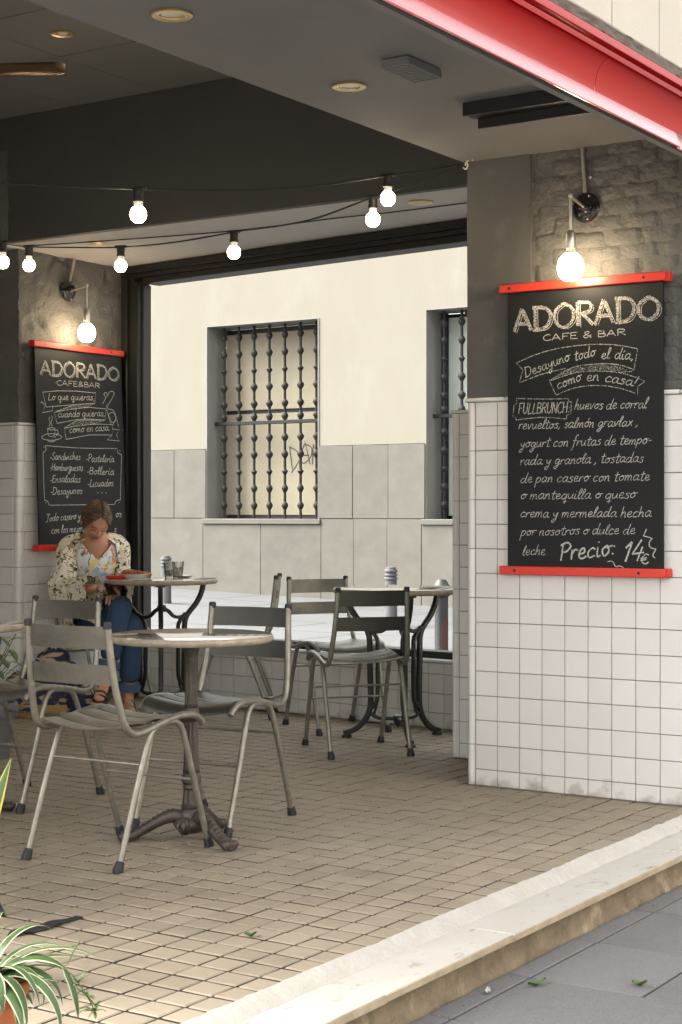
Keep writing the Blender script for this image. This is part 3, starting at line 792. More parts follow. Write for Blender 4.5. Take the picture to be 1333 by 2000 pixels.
for wi, (a, b) in enumerate(WINS):
    m_ = MB()
    # reveal, stone colour lightened to make up for shade: two jambs, head, sill
    m_.box2((a - .003, 19.985, ZW0), (a + .012, 20.55, ZW1)).box2((b - .012, 19.985, ZW0), (b + .003, 20.55, ZW1)).box2((a + .013, 19.985, ZW1 - .012), (b - .013, 20.55, ZW1 + .003))
    win = kid('window', m_, M['lightened_stone'], ob_)
    def sub(name, mb, mt): return obj(name, mb, mt, win)
    sub('sill', MB().box2((a - .05, 19.94, ZW0 - .08), (b + .05, 20.58, ZW0 - .001), .008), M['opp_stone'])
    if wi in (0, 2):
        sub('shutter', MB().box2((a + .013, 20.48, ZW0 + .06), (b - .013, 20.53, 2.66)).box2((a + .013, 20.46, 2.72), (b - .013, 20.50, ZW1 - .10)), M['shutter'])
        sub('shutter_gap', MB().box2((a + .013, 20.50, ZW0), (b - .013, 20.56, ZW1 - .02)), M['black'])
    else:
        sub('shutter_gap', MB().box2((a + .013, 20.54, ZW0), (b - .013, 20.58, ZW1 - .02)), M['black'])
        sub('blind', MB().box2((a + .013, 20.48, ZW0 + .05), (b - .013, 20.53, ZW1 - .08)), M['pale_glass'])
        sub('window_stile', MB().box2((a + .013, 20.42, ZW0), (a + .10, 20.475, ZW1 - .012)).box2(((a + b) / 2 - .06, 20.42, ZW0), ((a + b) / 2 + .06, 20.475, ZW1 - .012)), M['bar'])
    sub('crossbar', MB().box2((a - .02, 20.17, 2.475), (b + .02, 20.23, 2.53), .006), M['bar'])
    for k in range(7):
        o = obj('window_bar', barme, None, win); o.location = (a + .18 + k * (b - a - .36) / 6, 20.20, ZW0)
# graffiti tag on the shutter of the first window
RIB = 0
def ribbon(P, w, fn, closed=False):
    """flat strip along 2-D points; fn maps (u, v) to 3-D"""
    P = [Vector((p[0], p[1])) for p in P]
    vs, fs = [], []
    global RIB; RIB = (RIB + 1) % 40
    for i, p in enumerate(P):
        t = P[min(i + 1, len(P) - 1)] - P[max(i - 1, 0)]
        if t.length < 1e-9: t = Vector((1, 0))
        t.normalize(); nn = Vector((-t.y, t.x)) * (w / 2)
        d_ = RIB * 1.1e-5 + i * 9e-7          # every stroke a hair in front of the last
        vs += [fn(*(p + nn), d_), fn(*(p - nn), d_)]
    for i in range(len(P) - 1): fs.append((2 * i, 2 * i + 1, 2 * i + 3, 2 * i + 2))
    return vs, fs
g = MB()
for s_ in ([(-13.98, 2.13), (-13.93, 1.80)], [(-13.99, 2.14), (-13.84, 2.06), (-13.80, 1.93), (-13.95, 1.74)], [(-13.80, 1.92), (-13.70, 2.22), (-13.60, 1.86)], [(-13.78, 2.0), (-13.62, 2.0)], [(-13.70, 2.17), (-13.58, 2.12), (-13.59, 1.98), (-13.72, 1.88), (-13.80, 1.98), (-13.70, 2.17)], [(-13.56, 1.86), (-13.545, 2.17), (-13.48, 1.98)]):
    g.add(*ribbon([(p.x, p.y) for p in spline([(q[0], q[1], 0) for q in s_], 5)] if len(s_) > 3 else s_, .016, lambda u, v, d: (u - .33, 20.476 - d, v)))
obj('graffiti', g, M['graffiti'], [c for c in ob_.children if c.name.startswith('window')][0], solid=False, smooth=False)

# ---- bollards on the back street
def bollard(loc, kind, label, r, h):
    t = thing('bollard', label, 'bollard', loc, 0, 'bollards along the back street')
    if kind == 'pale':
        obj('post', MB().lathe([(r * 1.05, 0), (r, .04), (r * .92, h * .72), (r * .92, h * .76)], 20), M['bollard_pale'], t)
        m_ = MB()
        for (z0_, z1_, k) in ((.775, .82, 1.02), (.84, .885, 1.02), (.905, .96, 1.02)): m_.lathe([(r * k * .96, h * z0_), (r * k, h * (z0_ + .01)), (r * k, h * (z1_ - .01)), (r * k * .94, h * z1_)], 20)
        m_.lathe([(r * .8, h * .76), (r * .8, h * .97), (r * .75, h), (0, h * 1.01)], 20)
        obj('grooved_head', m_, M['bollard_pale'], t)
    else:
        obj('post', MB().lathe([(r * 1.1, 0), (r, .03), (r, h * .76)], 20), M['bollard_dark'], t)
        obj('dome_head', MB().lathe([(r, h * .762), (r * 1.22, h * .775), (r * 1.24, h * .81), (r * 1.02, h * .83), (r * 1.02, h * .86), (r * 1.28, h * .875), (r * 1.28, h * .905), (r * 1.05, h * .93), (r * .7, h * .985), (0, h)], 20), M['bollard_dark'], t)
        m_ = MB()
        m_.grid(lambda u, v: ((r + .0015) * cos(-1.1 + 1.35 * u), (r + .0015) * sin(-1.1 + 1.35 * u), .06 + h * (.46 - .12 * abs(u - .65) * 2.5 + .04 * noise.noise((u * 4, 0, 0))) * v), 12, 6)
        obj('bare_patch', m_, M['rust'], t, solid=False)
    return t
bollard((-9.95, 16.3, -.16), 'pale', 'pale grooved-head bollard on the back street, right of the grey chairs', .075, .66)
bollard((-14.3, 17.5, -.12), 'pale', 'pale grooved-head bollard on the back street, behind the glasses on the table', .075, .66)
bollard((-7.34, 12.9, -.16), 'dark', 'dark domed bollard with reddish bare patch seen beside the pier', .062, .70)
# ================================================================== CHAIRS
def steel_chair(label, group):
    t = thing('steel_chair', label, 'chair', (0, 0, 0), 0, group)
    for s in (-1, 1):
        # rear post runs down, turns forward and becomes the seat rail
        P = [(.166, -.262, .783), (.170, -.254, .70), (.176, -.240, .60), (.183, -.222, .52), (.187, -.205, .468), (.189, -.180, .438), (.190, -.145, .428),
             (.190, -.09, .434), (.190, -.02, .449), (.190, .06, .461), (.190, .12, .463), (.189, .165, .456), (.188, .195, .441), (.187, .212, .425)]
        m_ = MB().tube([(s * a, b, c) for a, b, c in spline(P, 4)], .0122, 12)
        pst = obj('back_post', m_, M['steel'], t, angle=60)
        obj('post_cap', MB().lathe([(.0135, -.012), (.0138, .006), (.010, .011), (0, .012)], 12), M['rubber'], pst, loc=(s * .166, -.263, .783))
        Q = [(.193, -.243, .0), (.193, -.150, .25), (.192, -.098, .375), (.191, -.076, .418), (.190, -.050, .437), (.190, -.015, .446), (.190, .02, .449),
             (.190, .055, .447), (.191, .085, .428), (.192, .105, .388), (.193, .160, .23), (.193, .243, .0)]
        m_ = MB().tube([(s * a, b, c) for a, b, c in spline(Q, 4)], .0108, 12)
        lf = obj('leg_frame', m_, M['steel'], t, angle=60)
        for q in (-1, 1):
            dirv = Vector((0, -q * .093, .25)).normalized() if q < 0 else Vector((0, -.083, .23)).normalized()
            base = Vector((s * .193, q * .243, 0))
            if q < 0: dirv = Vector((0, .093, .25)).normalized()
            obj('foot_cap', MB().tube([base + Vector((0, 0, .001)), base + Vector((0, 0, .007)), base + dirv * .034, base + dirv * .036], [.0175, .0178, .0138, .011], 12), M['rubber'], lf)
    for (z, y) in ((.325, -.1205), (.24, .1565)):
        obj('stretcher', MB().tube([(-.193, y, z), (.193, y, z)], .0052, 8), M['steel'], t)
    for (z0_, z1_, w0, w1) in ((.705, .778, .168, .166), (.590, .655, .177, .172)):
        m_ = MB()
        def sl(u, v, z0_=z0_, z1_=z1_):
            z = z0_ + (z1_ - z0_) * v; hw_ = .177 - (z - .59) * .058
            x = (2 * u - 1) * hw_
            y = -.240 - (z - .6) * .128 - .016 * (1 - (2 * u - 1) ** 2) + .004
            return (x, y, z)
        m_.grid(sl, 12, 3)
        m_.grid(lambda u, v: tuple(Vector(sl(u, v)) + Vector((0, -.0032, 0))), 12, 3)
        n_ = 13
        # close rim
        top = [(3 * n_ + i) for i in range(n_)]; off = 4 * n_
        for i in range(12):
            m_.f.append((top[i], top[i + 1], top[i + 1] + off, top[i] + off)); m_.m.append(0)
            m_.f.append((i, i + off, i + 1 + off, i + 1)); m_.m.append(0)
        obj('back_slat', m_, M['steel_sheet'], t, angle=50)
    # pressed seat slats, dished across the width
    ys = [-.188, -.094, .000, .096, .198]
    for k in range(4):
        a, b = ys[k] + .005, ys[k + 1] - .005
        if k == 3: b = .215
        m_ = MB()
        def ss(u, v, d=0, a=a, b=b, k=k):
            x = (2 * u - 1) * .183; y = a + (b - a) * v
            rail = .446 + .016 * sin(min(max((y + .16) / .30, 0), 1) * pi / 2)
            dish = -.022 * (1 - (2 * u - 1) ** 2)
            lip = .004 * sin(pi * v)
            z = rail + dish + lip + .004
            if y > .165: z -= (y - .165) ** 2 * 11
            if k == 0: z += .010 * (1 - v) ** 2
            return (x, y, z - d)
        m_.grid(lambda u, v: ss(u, v), 12, 5)
        m_.grid(lambda u, v: ss(u, v, .004), 12, 5)
        n_ = 13; off = 6 * n_
        for i in range(12):
            m_.f.append((i, i + 1, i + 1 + off, i + off)); m_.m.append(0)
            m_.f.append((5 * n_ + i, 5 * n_ + i + off, 5 * n_ + i + 1 + off, 5 * n_ + i + 1)); m_.m.append(0)
        obj('seat_slat', m_, M['steel_sheet'], t, angle=50)
    return t
GC = 'galvanised slatted chairs around the marble tables'
chair = steel_chair('galvanised chair nearest the viewer, back turned, facing the middle round table', GC)
chair.location = (-3.622, 4.188, 0); chair.rotation_euler = (0, 0, radians(1.5))
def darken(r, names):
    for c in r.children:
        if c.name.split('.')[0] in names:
            c.material_slots[0].link = 'OBJECT'; c.material_slots[0].material = M['steel_shade_tint']
darken(dup(chair, (-3.69, 4.80, 0), radians(187), 'galvanised chair with shade tinted into its slats, tucked in behind the middle round table', GC), ('back_slat', 'seat_slat'))
darken(dup(chair, (-4.222, 6.603, 0), radians(48.7), 'chair with shade tinted into its back slats, in front of the right-hand iron table near the pier', GC), ('back_slat',))
dup(chair, (-4.75, 7.225, 0), radians(-124), 'chair with pale mottled back slats standing between window and right-hand table', GC)
dup(chair, (-5.53, 7.34, 0), radians(122), "chair seen edge-on by the window, across the iron table from the seated woman", GC)
dup(chair, (-4.62, 4.765, 0), radians(183), 'chair at the left marble table, its back just above the nearest chair', GC)
dup(chair, (-6.425, 7.285, 0), radians(-104), 'chair under the seated woman', GC)
dup(chair, (-3.588, 3.156, 0), radians(90), 'chair mostly outside the left edge, only one back post showing', GC)

# ================================================================== TABLES
def marble_top(t, r, z, th=.026):
    m_ = MB(); n = 96; rr = random.Random(int(z * 1000) + int(r * 999))
    chips = [(rr.uniform(0, 6.28), rr.uniform(.03, .09), rr.uniform(.003, .009)) for _ in range(16)]
    prof = [(.0, 0), (.97, 0), (.985, .003), (1.0, .010), (1.0, th - .009), (.985, th - .001), (.972, th), (0, th)]
    for pi_, (k, zz) in enumerate(prof):
        for i in range(n):
            a = 2 * pi * i / n; R_ = r * k
            if .9 < k:
                R_ += .0012 * noise.noise((cos(a) * 9, sin(a) * 9, zz * 60))
                if pi_ < 4:
                    for (ca, cw, cd) in chips:
                        dd = abs((a - ca + pi) % (2 * pi) - pi)
                        if dd < cw: R_ -= cd * (1 - dd / cw) * (1 if pi_ < 3 else .4)
            m_.v.append((R_ * cos(a), R_ * sin(a), z + zz))
    for p in range(len(prof) - 1):
        for i in range(n):
            j = (i + 1) % n
            m_.f.append((p * n + i, p * n + j, (p + 1) * n + j, (p + 1) * n + i)); m_.m.append(1 if 0 < p < 5 else 0)
    o = obj('marble_top', m_, [M['marble'], M['marble_rim']], t, angle=50)
    return o
def pedestal_table(label, loc, rz):
    t = thing('pedestal_table', label, 'table', loc, rz, 'pedestal tables with marble tops')
    marble_top(t, .286, .692)
    pr = [(.10, .690), (.10, .682), (.030, .672), (.026, .655), (.0225, .64)]
    m_ = MB().lathe(pr, 24)
    m_.lathe([(.0225, .64), (.0205, .50), (.0215, .475)], 40, flute=.06, nf=10)
    m_.lathe([(.022, .476), (.027, .470), (.024, .462), (.029, .452), (.0295, .436), (.024, .428), (.027, .420), (.022, .414)], 24)
    m_.lathe([(.0215, .414), (.024, .30), (.0255, .25)], 40, flute=.07, nf=10)
    m_.lathe([(.0245, .252), (.031, .246), (.027, .236), (.034, .224), (.034, .205), (.027, .197), (.030, .186), (.025, .178)], 24)
    m_.lathe([(.025, .178), (.029, .128)], 40, flute=.07, nf=10)
    m_.lathe([(.029, .13), (.037, .122), (.033, .112), (.043, .100), (.045, .085), (.058, .075), (.062, .06), (.055, .045), (.03, .03), (0, .026)], 28)
    obj('column', m_, M['iron_brown'], t, angle=40)
    for k in range(3):
        a = k * 2 * pi / 3
        d = Vector((cos(a), sin(a), 0)); sd = Vector((-sin(a), cos(a), 0))
        C_ = spline([(.03, 0, .082), (.07, 0, .088), (.11, 0, .074), (.15, 0, .052), (.19, 0, .030), (.22, 0, .020), (.248, 0, .016)], 7)
        m_ = MB(); n = len(C_)
        vs = []; fs = []
        for i, c in enumerate(C_):
            f_ = i / (n - 1)
            w = .026 - .006 * f_ + (.009 * math.exp(-((f_ - .90) / .12) ** 2))
            h = .026 - .010 * f_
            rg = .0035 * (1 if i % 3 == 0 else (-.3 if i % 3 == 1 else 0)) * (1 if .12 < f_ < .86 else .4)
            if f_ > .97: w *= .6; h *= .6
            for q in range(10):
                th = 2 * pi * q / 10
                x = w * cos(th); zz = h * sin(th)
                if zz > 0: zz += rg; x *= 1 + rg * 8
                z = max(c.z + zz, .002)
                vs.append(tuple(d * c.x + sd * x + Vector((0, 0, z))))
        for i in range(n - 1):
            for q in range(10): fs.append((i * 10 + q, i * 10 + (q + 1) % 10, (i + 1) * 10 + (q + 1) % 10, (i + 1) * 10 + q))
        fs += [tuple(range(9, -1, -1)), tuple((n - 1) * 10 + q for q in range(10))]
        m_.add(vs, fs)
        for q in (-1, 0, 1):  # scrolled paw
            m_.sphere(tuple(d * .236 + sd * (.015 * q) + Vector((0, 0, .022))), (.018, .012, .015), 8, 6)
        # acanthus boss between legs
        b2 = Vector((cos(a + pi / 3), sin(a + pi / 3), 0))
        m_.sphere(tuple(b2 * .048 + Vector((0, 0, .058))), (.026, .026, .032), 10, 8)
        for q in (-1, 1): m_.tube(spline([b2 * .06 + Vector((0, 0, .085)), b2 * .078 + Vector((0, 0, .06)) + Vector((-b2.y, b2.x, 0)) * .012 * q, b2 * .066 + Vector((0, 0, .034))], 4), .006, 6)
        obj('leg', m_, M['iron_brown'], t, angle=50)
    return t
pedestal_table('middle round table with chipped marble top on fluted iron pedestal', (-3.548, 4.480, 0), radians(222))
pedestal_table('round marble table cut off by the left edge', (-4.66, 4.40, 0), radians(35))

def iron_table(label, loc, rz, r=.328):
    t = thing('iron_table', label, 'table', loc, rz, 'three legged cast iron tables by the window')
    marble_top(t, r, .735, .028)
    obj('hub', MB().lathe([(0, .615), (.022, .612), (.027, .60), (.022, .575), (0, .568)], 16), M['iron'], t)
    obj('hub', MB().lathe([(0, .128), (.024, .122), (.028, .108), (.022, .088), (.008, .07), (0, .06)], 16), M['iron'], t)
    for k in range(3):
        a = k * 2 * pi / 3
        d = Vector((cos(a), sin(a), 0)); sd = Vector((-sin(a), cos(a), 0))
        def R_(P): return [d * x + Vector((0, 0, z)) for x, z in P]
        m_ = MB()
        outer = [(.272, .733), (.268, .70), (.250, .655), (.222, .612), (.190, .578), (.163, .545), (.150, .50), (.149, .42), (.146, .30), (.144, .20), (.150, .145), (.172, .098), (.205, .060), (.245, .034), (.285, .022)]
        m_.bar([tuple(p) for p in spline([v_ for v_ in R_(outer)], 4)], .027, .027, sd)
        inner = [(.155, .560), (.128, .530), (.110, .500), (.107, .45), (.107, .30), (.110, .20), (.128, .165), (.146, .150)]
        m_.bar([tuple(p) for p in spline(R_(inner), 4)], .024, .018, sd)
        arm = [(.165, .552), (.135, .544), (.10, .540), (.070, .552), (.045, .576), (.018, .590)]
        m_.bar([tuple(p) for p in spline(R_(arm), 4)], .020, .020, sd)
        brace = [(.168, .104), (.142, .124), (.120, .112), (.09, .105), (.02, .105)]
        m_.bar([tuple(p) for p in spline(R_(brace), 4)], .019, .018, sd)
        m_.bar([tuple(p) for p in spline(R_([(.109, .20), (.116, .16), (.128, .122)]), 4)], .014, .012, sd)
        m_.tube([tuple(p) for p in R_([(.272, .7355), (.272, .726)])], .030, 12)
        lg = obj('leg', m_, M['iron'], t, angle=45)
        obj('foot_pad', MB().lathe([(.020, 0), (.026, .003), (.026, .012), (.018, .018), (.012, .024)], 14, Matrix.Translation(d * .272)), M['iron'], lg)
    return t
iron_table('iron table with grey marble top holding plate and glasses, beside the seated woman', (-5.952, 7.245, 0), radians(68), .318)
iron_table('iron table with worn marble top standing in front of the pier', (-4.25, 7.03, 0), radians(194))

# ================================================================== ON THE TABLE
PX, PY = -6.078, 7.163
ZT = .763 + .0005
def on(name, label, cat, x, y, rz=0): return thing(name, label, cat, (x, y, ZT), rz)
p_ = on('plate', 'white plate with red rim under the toast', 'plate', PX, PY)
obj('dish', MB().lathe([(0, .004), (.05, .003), (.055, 0), (.06, .003), (.085, .018), (.098, .027), (.0985, .0295), (.092, .0275), (.08, .020), (.055, .009), (0, .008)], 32), M['white_tile'], p_)
obj('rim', MB().lathe([(.0915, .0280), (.099, .0300), (.1015, .0285), (.098, .0268)], 32), M['red_rail'], p_)
M['toast'] = mat('toasted_bread', (0.36, 0.16, 0.045), 0.8, var=(0.13, 0.045, 0.015), vscale=40, vamt=0.9, bump=0.8, bscale=120)
for k, (dx, dy, dz, rz, tx) in enumerate([(-.005, -.012, .034, .4, .10), (.035, .034, .026, -.5, .02)]):
    m_ = MB()
    def tst(u, v): return ((u - .5) * .125, (v - .5) * .062 * (1 - .25 * abs(2 * u - 1) ** 3), .013 * (1 - max(abs(2 * u - 1), abs(2 * v - 1)) ** 6) + .004 * noise.noise((u * 6, v * 4, k)))
    m_.grid(tst, 14, 8); m_.grid(lambda u, v: (tst(u, v)[0], tst(u, v)[1], -.010), 14, 8)
    n_ = 15
    o = thing('toast', ('thick slice of golden toast propped on the red rimmed plate', 'thin slice of toast lying flat at the plate edge')[k], 'toast', (PX + dx, PY + dy, ZT + dz), rz)
    for (a, b) in [(i, i + 1) for i in range(14)] + [(8 * n_ + i + 1, 8 * n_ + i) for i in range(14)] + [((j + 1) * n_, j * n_) for j in range(8)] + [(j * n_ + 14, (j + 1) * n_ + 14) for j in range(8)]:
        m_.f.append((a, b, b + 9 * n_, a + 9 * n_)); m_.m.append(0)
    c_ = obj('slice', m_, M['toast'], o); c_.rotation_euler = (0, tx, 0)
def tumbler(x, y, fill, label):
    t = on('tumbler', label, 'glass', x, y)
    obj('cup', MB().lathe([(0, .0), (.024, .0), (.026, .004), (.031, .05), (.035, .094), (.0335, .094), (.0295, .05), (.024, .012), (0, .010)], 20, flute=.012, nf=10), M['tumbler'], t, angle=50)
    obj('drink', MB().lathe([(0, .011), (.0235, .013), (.028, fill * .6), (.030, fill), (0, fill)], 20), M['water'], t)
tumbler(-5.914, 7.27, .050, 'faceted glass of water standing nearest on the table edge')
tumbler(-5.936, 7.375, .062, 'faceted glass half hidden behind the front glass')
sc = on('saucer', 'small white saucer behind the two glasses', 'saucer', -5.937, 7.422)
obj('dish', MB().lathe([(0, .004), (.03, .002), (.034, 0), (.06, .010), (.068, .013), (.062, .0125), (.035, .005), (0, .006)], 28), M['white_tile'], sc)
jr = on('jar', 'tiny clear jar next to the toast', 'jar', -6.171, 7.233)
obj('pot', MB().lathe([(0, 0), (.015, 0), (.017, .004), (.017, .028), (.014, .033), (.014, .038), (.0, .038)], 16), M['tumbler'], jr)
obj('lid', MB().lathe([(.015, .0385), (.0155, .046), (0, .0475)], 16), M['bulb_neck'], jr)
cz = on('red_case', 'flat red case with small white clip lying at the table edge', 'case', -6.149, 7.08, radians(20))
obj('body', MB().box((0, 0, .009), (.115, .045, .018), .007), M['red_rail'], cz)
obj('clip', MB().tube(spline([(.058, 0, .010), (.075, .008, .012), (.088, -.002, .011), (.075, -.010, .010), (.060, -.004, .010)], 5), .0025, 6), M['bulb_neck'], cz)
kn = on('paper_napkin', 'white paper napkin under the plate', 'napkin', -6.003, 7.176, radians(-25))
kn.location.z = .7634
obj('sheet', MB().grid(lambda u, v: ((u - .5) * .17, (v - .5) * .17 - .04, .0004 + .0015 * max(0, noise.noise((u * 4, v * 4, 2)))), 10, 10), M['bulb_neck'], kn, solid=False)

# ================================================================== LIGHTS
def wall_lamp(label, origin, u, n):
    """u: along the wall to the viewer's right, n: out of the wall"""
    t = thing('wall_lamp', label, 'lamp', origin, math.atan2(u[1], u[0]), 'bare globe wall lamps')
    # local: x right, -y out of the wall
    Rx = Matrix.Rotation(radians(90), 4, 'X')
    m_ = MB().lathe([(0, .002), (.058, .002), (.060, .008), (.054, .016), (.046, .018), (.044, .014), (.034, .016), (.032, .022), (.022, .023), (.020, .030), (.010, .034), (0, .034)], 32, Rx)
    obj('wall_rose', m_, M['black_gloss'], t, angle=30)
    m_ = MB()
    for (x, z) in ((.018, .045), (.012, -.048)): m_.sphere((x, -.020, z), (.004, .003, .004), 8, 6)
    obj('screw', m_, M['chrome'], t)
    obj('arm', MB().tube([(0, -.02, .0), (0, -.150, .024), (0, -.158, .024)], .0068, 10).tube([(0, -.152, .034), (0, -.152, -.113)], .0062, 10).sphere((0, -.152, .024), .011, 10, 8), M['chrome'], t)
    obj('socket', MB().lathe([(.006, -.132), (.018, -.138), (.0205, -.145), (.0205, -.198), (.019, -.204)], 20, Matrix.Translation((0, -.152, .022))), M['chrome'], t)
    b = obj('bulb', MB().lathe([(.017, -.203), (.018, -.210), (.0215, -.219), (.0265, -.2262)], 24, Matrix.Translation((0, -.152, .022))), M['bulb_neck'], t)
    obj('globe', MB().lathe([(.0268, -.2264), (.036, -.235), (.0445, -.247), (.0500, -.263), (.0515, -.280), (.0495, -.297), (.043, -.313), (.033, -.325), (.018, -.332), (0, -.334)], 28, Matrix.Translation((0, -.152, .022))), M['bulb_big'], b)
    return t
l1 = wall_lamp('bare globe lamp on black rose above the right blackboard', (-2.768, YP + .012, 2.362), (1, 0), (0, -1))
obj('conduit', MB().tube([(-.012, -.016, .24), (0, -.014, .058)], .0085, 10).tube([(-.005, -.016, .115), (-.0045, -.016, .121)], .0100, 10).sphere((.022, -.012, .120), .008, 8, 6), M['chrome'], l1)
l2 = wall_lamp('bare globe lamp on black rose above the left blackboard', (-6.705, 7.283, 2.457), (0, 1), (1, 0))
obj('conduit', MB().tube([(.062, -.016, .26), (.004, -.014, .058)], .0085, 10).tube([(.033, -.016, .15), (.032, -.016, .156)], .0100, 10), M['chrome'], l2)

def downlight(loc, r, label):
    t = thing('downlight', label, 'ceiling light', loc, 0, 'recessed brass downlights')
    obj('ring', MB().lathe([(r, 0), (r, -.004), (r * .93, -.007), (r * .80, -.006), (r * .78, -.003), (r * .76, -.006), (r * .62, -.005), (r * .60, -.001)], 36), M['brass'], t, angle=25)
    obj('reflector', MB().lathe([(r * .60, -.0012), (r * .5, -.0035), (r * .42, -.001), (0, -.0012)], 36), M['lamp_inner'], t, angle=25)
DL = 'recessed brass downlights'
downlight((-3.05, 3.76, 2.6062), .062, 'brass ringed downlight nearest the viewer in the front beam')
downlight((-3.052, 4.725, 2.6062), .060, 'brass ringed downlight halfway along the front beam')
downlight((-4.055, 6.92, 2.6600), .062, 'brass ringed downlight above the right end of the café window')
downlight((-6.19, 6.965, 2.6600), .060, 'brass ringed downlight near the left blackboard lamp')
downlight((-5.228, 5.645, 3.360), .055, 'small dim downlight set in the ceiling panels')
bx = thing('ceiling_box', 'flat grey ribbed box fixed under the front beam', 'light fitting', (-2.735, 4.61, 2.606), radians(0))
obj('housing', MB().box((0, 0, -.016), (.105, .215, .030), .003), M['soffit'], bx)
for k in range(9): obj('rib', MB().box((0, -.09 + k * .0225, -.0325), (.09, .010, .004), .001), M['soffit'], bx)
# ceiling fan
fan = thing('ceiling_fan', 'bronze ceiling fan, one blade tip showing at upper left', 'fan', (-5.62, 5.02, 3.36))
obj('rod', MB().tube([(0, 0, 0), (0, 0, -.2)], .012, 10).lathe([(.05, 0), (.05, -.01), (.02, -.05)], 16), M['fan'], fan)
obj('motor', MB().lathe([(0, -.18), (.06, -.185), (.09, -.21), (.09, -.26), (.06, -.29), (0, -.30)], 24), M['fan'], fan)
for k in range(3):
    a = radians(27.5) + k * 2 * pi / 3
    m_ = MB()
    def bl(u, v, d=0):
        x = .09 + .66 * u; w = .040 * (1 if u < .92 else sqrt(max(0, 1 - ((u - .92) / .08) ** 2)))
        y = (v - .5) * 2 * w
        return (x * cos(a) - y * sin(a), x * sin(a) + y * cos(a), -.262 - .03 * (v - .5) - .012 * (1 - (2 * v - 1) ** 2) - d)
    m_.grid(lambda u, v: bl(u, v), 24, 6); m_.grid(lambda u, v: bl(u, v, .008), 24, 6)
    obj('blade', m_, M['fan'], fan, angle=50)

# string lights: wires as things, each lamp holder with bulb a thing hanging on it
w1 = [(-3.315, 6.00, 2.595), (-3.40, 5.83, 2.545), (-3.477, 5.672, 2.508), (-3.65, 5.24, 2.405), (-3.903, 4.617, 2.325), (-4.3, 3.7, 2.27), (-4.75, 2.7, 2.30), (-5.2, 1.75, 2.5)]
w2 = [(-3.315, 6.00, 2.590), (-3.46, 5.90, 2.515), (-3.634, 5.808, 2.458), (-4.05, 5.93, 2.42), (-4.542, 6.051, 2.432), (-4.95, 6.12, 2.432), (-5.342, 6.186, 2.452), (-5.6, 6.10, 2.462), (-5.792, 6.011, 2.470), (-5.72, 5.80, 2.445), (-5.615, 5.649, 2.425), (-5.5, 5.3, 2.45), (-5.3, 4.3, 2.7)]
for (w, lab) in ((w1, 'upper black festoon cable running from the pier towards the left'), (w2, 'lower black festoon cable sagging from the pier past the left blackboard')):
    P = spline(w, 10)
    t = thing('festoon_cable', lab, 'cable', tuple(w[0]))
    obj('wire', MB().tube([p - Vector(w[0]) for p in P], .0038, 6), M['cable'], t)
    t['group'] = 'festoon cables'
hb = thing('cable_hook', 'small white hook and frayed ties at the pier corner holding both festoon cables', 'hook', (-3.308, 6.015, 2.592))
obj('hook', MB().tube(spline([(.0, .0, .0), (.012, -.012, .008), (.02, -.016, -.006), (.01, -.014, -.02), (-.004, -.01, -.012)], 5), .003, 6).tube(spline([(.01, -.012, .004), (.03, -.016, .02), (.045, -.015, .012)], 5), .002, 6), M['bulb_neck'], hb)
bulb_labels = ['lit bulb on the upper cable nearest the pier', 'lit bulb hanging alone on the upper cable before the dark beam', 'lit bulb on the lower cable nearest the pier', 'lit bulb on the lower cable above the middle of the window', 'lit bulb on the lower cable by the window corner', 'lit bulb on the lower cable just left of the left lamp conduit', 'lit bulb cut by the left edge of the picture']
for lab, p, sz in zip(bulb_labels, [w1[2], w1[4], w2[2], w2[4], w2[6], w2[8], w2[10]], (1, 1, 1, 1, 1, 1, 1)):
    t = thing('festoon_bulb', lab, 'light bulb', p, radians(20), 'festoon bulbs')
    obj('lamp_holder', MB().box((0, 0, .002), (.062, .020, .014), .004).lathe([(.019, -.002), (.020, -.010), (.018, -.030), (.0205, -.033), (.0205, -.046)], 16), M['socket_black'], t)
    b = obj('bulb', MB().lathe([(.0165, -.046), (.0165, -.058), (.0185, -.066)], 18), M['bulb_neck'], t)
    obj('globe', MB().lathe([(.0186, -.0662), (.026, -.074), (.030, -.085), (.0305, -.096), (.0265, -.110), (.016, -.121), (0, -.124)], 20), M['bulb'], b)
ct = thing('soffit_cable', 'thin dark cable clipped along the pale soffit above the window', 'cable', (-5.2, 7.03, 2.655))
obj('wire', MB().tube([(Vector(p) - Vector((-5.2, 7.03, 2.655))) for p in spline([(-3.7, 7.03, 2.653), (-4.3, 7.035, 2.650), (-4.637, 7.034, 2.653), (-5.0, 7.03, 2.648), (-5.4, 7.04, 2.653), (-6.1, 6.90, 2.650), (-6.60, 6.80, 2.652)], 6)], .0035, 6), M['cable'], ct)
# ================================================================== CHALK LETTERING
G = {}
def g_(ch, adv, *st): G[ch] = (adv, st)
g_('a', 1.05, [(.75, .85), (.42, 1), (.06, .5), (.3, 0), (.68, .4), (.78, .95)], [(.78, .95), (.72, .3), (.9, .03), (1.08, .15)])
g_('b', .95, [(.12, 1.9), (.08, .12), (.4, 0), (.75, .4), (.5, .92), (.1, .6)])
g_('c', .88, [(.74, .8), (.48, 1), (.1, .6), (.25, .05), (.8, .2)])
g_('d', 1.1, [(.7, .82), (.35, .96), (.05, .45), (.3, 0), (.68, .4), (.92, 1.95)], [(.92, 1.95), (.76, .35), (.88, .02), (1.08, .15)])
g_('e', .88, [(.1, .42), (.58, .58), (.52, .98), (.2, .85), (.1, .3), (.4, 0), (.85, .2)])
g_('f', .8, [(.8, 1.7), (.55, 1.92), (.36, 1.2), (.3, -.3), (.1, -.78)], [(.05, .9), (.72, .97)])
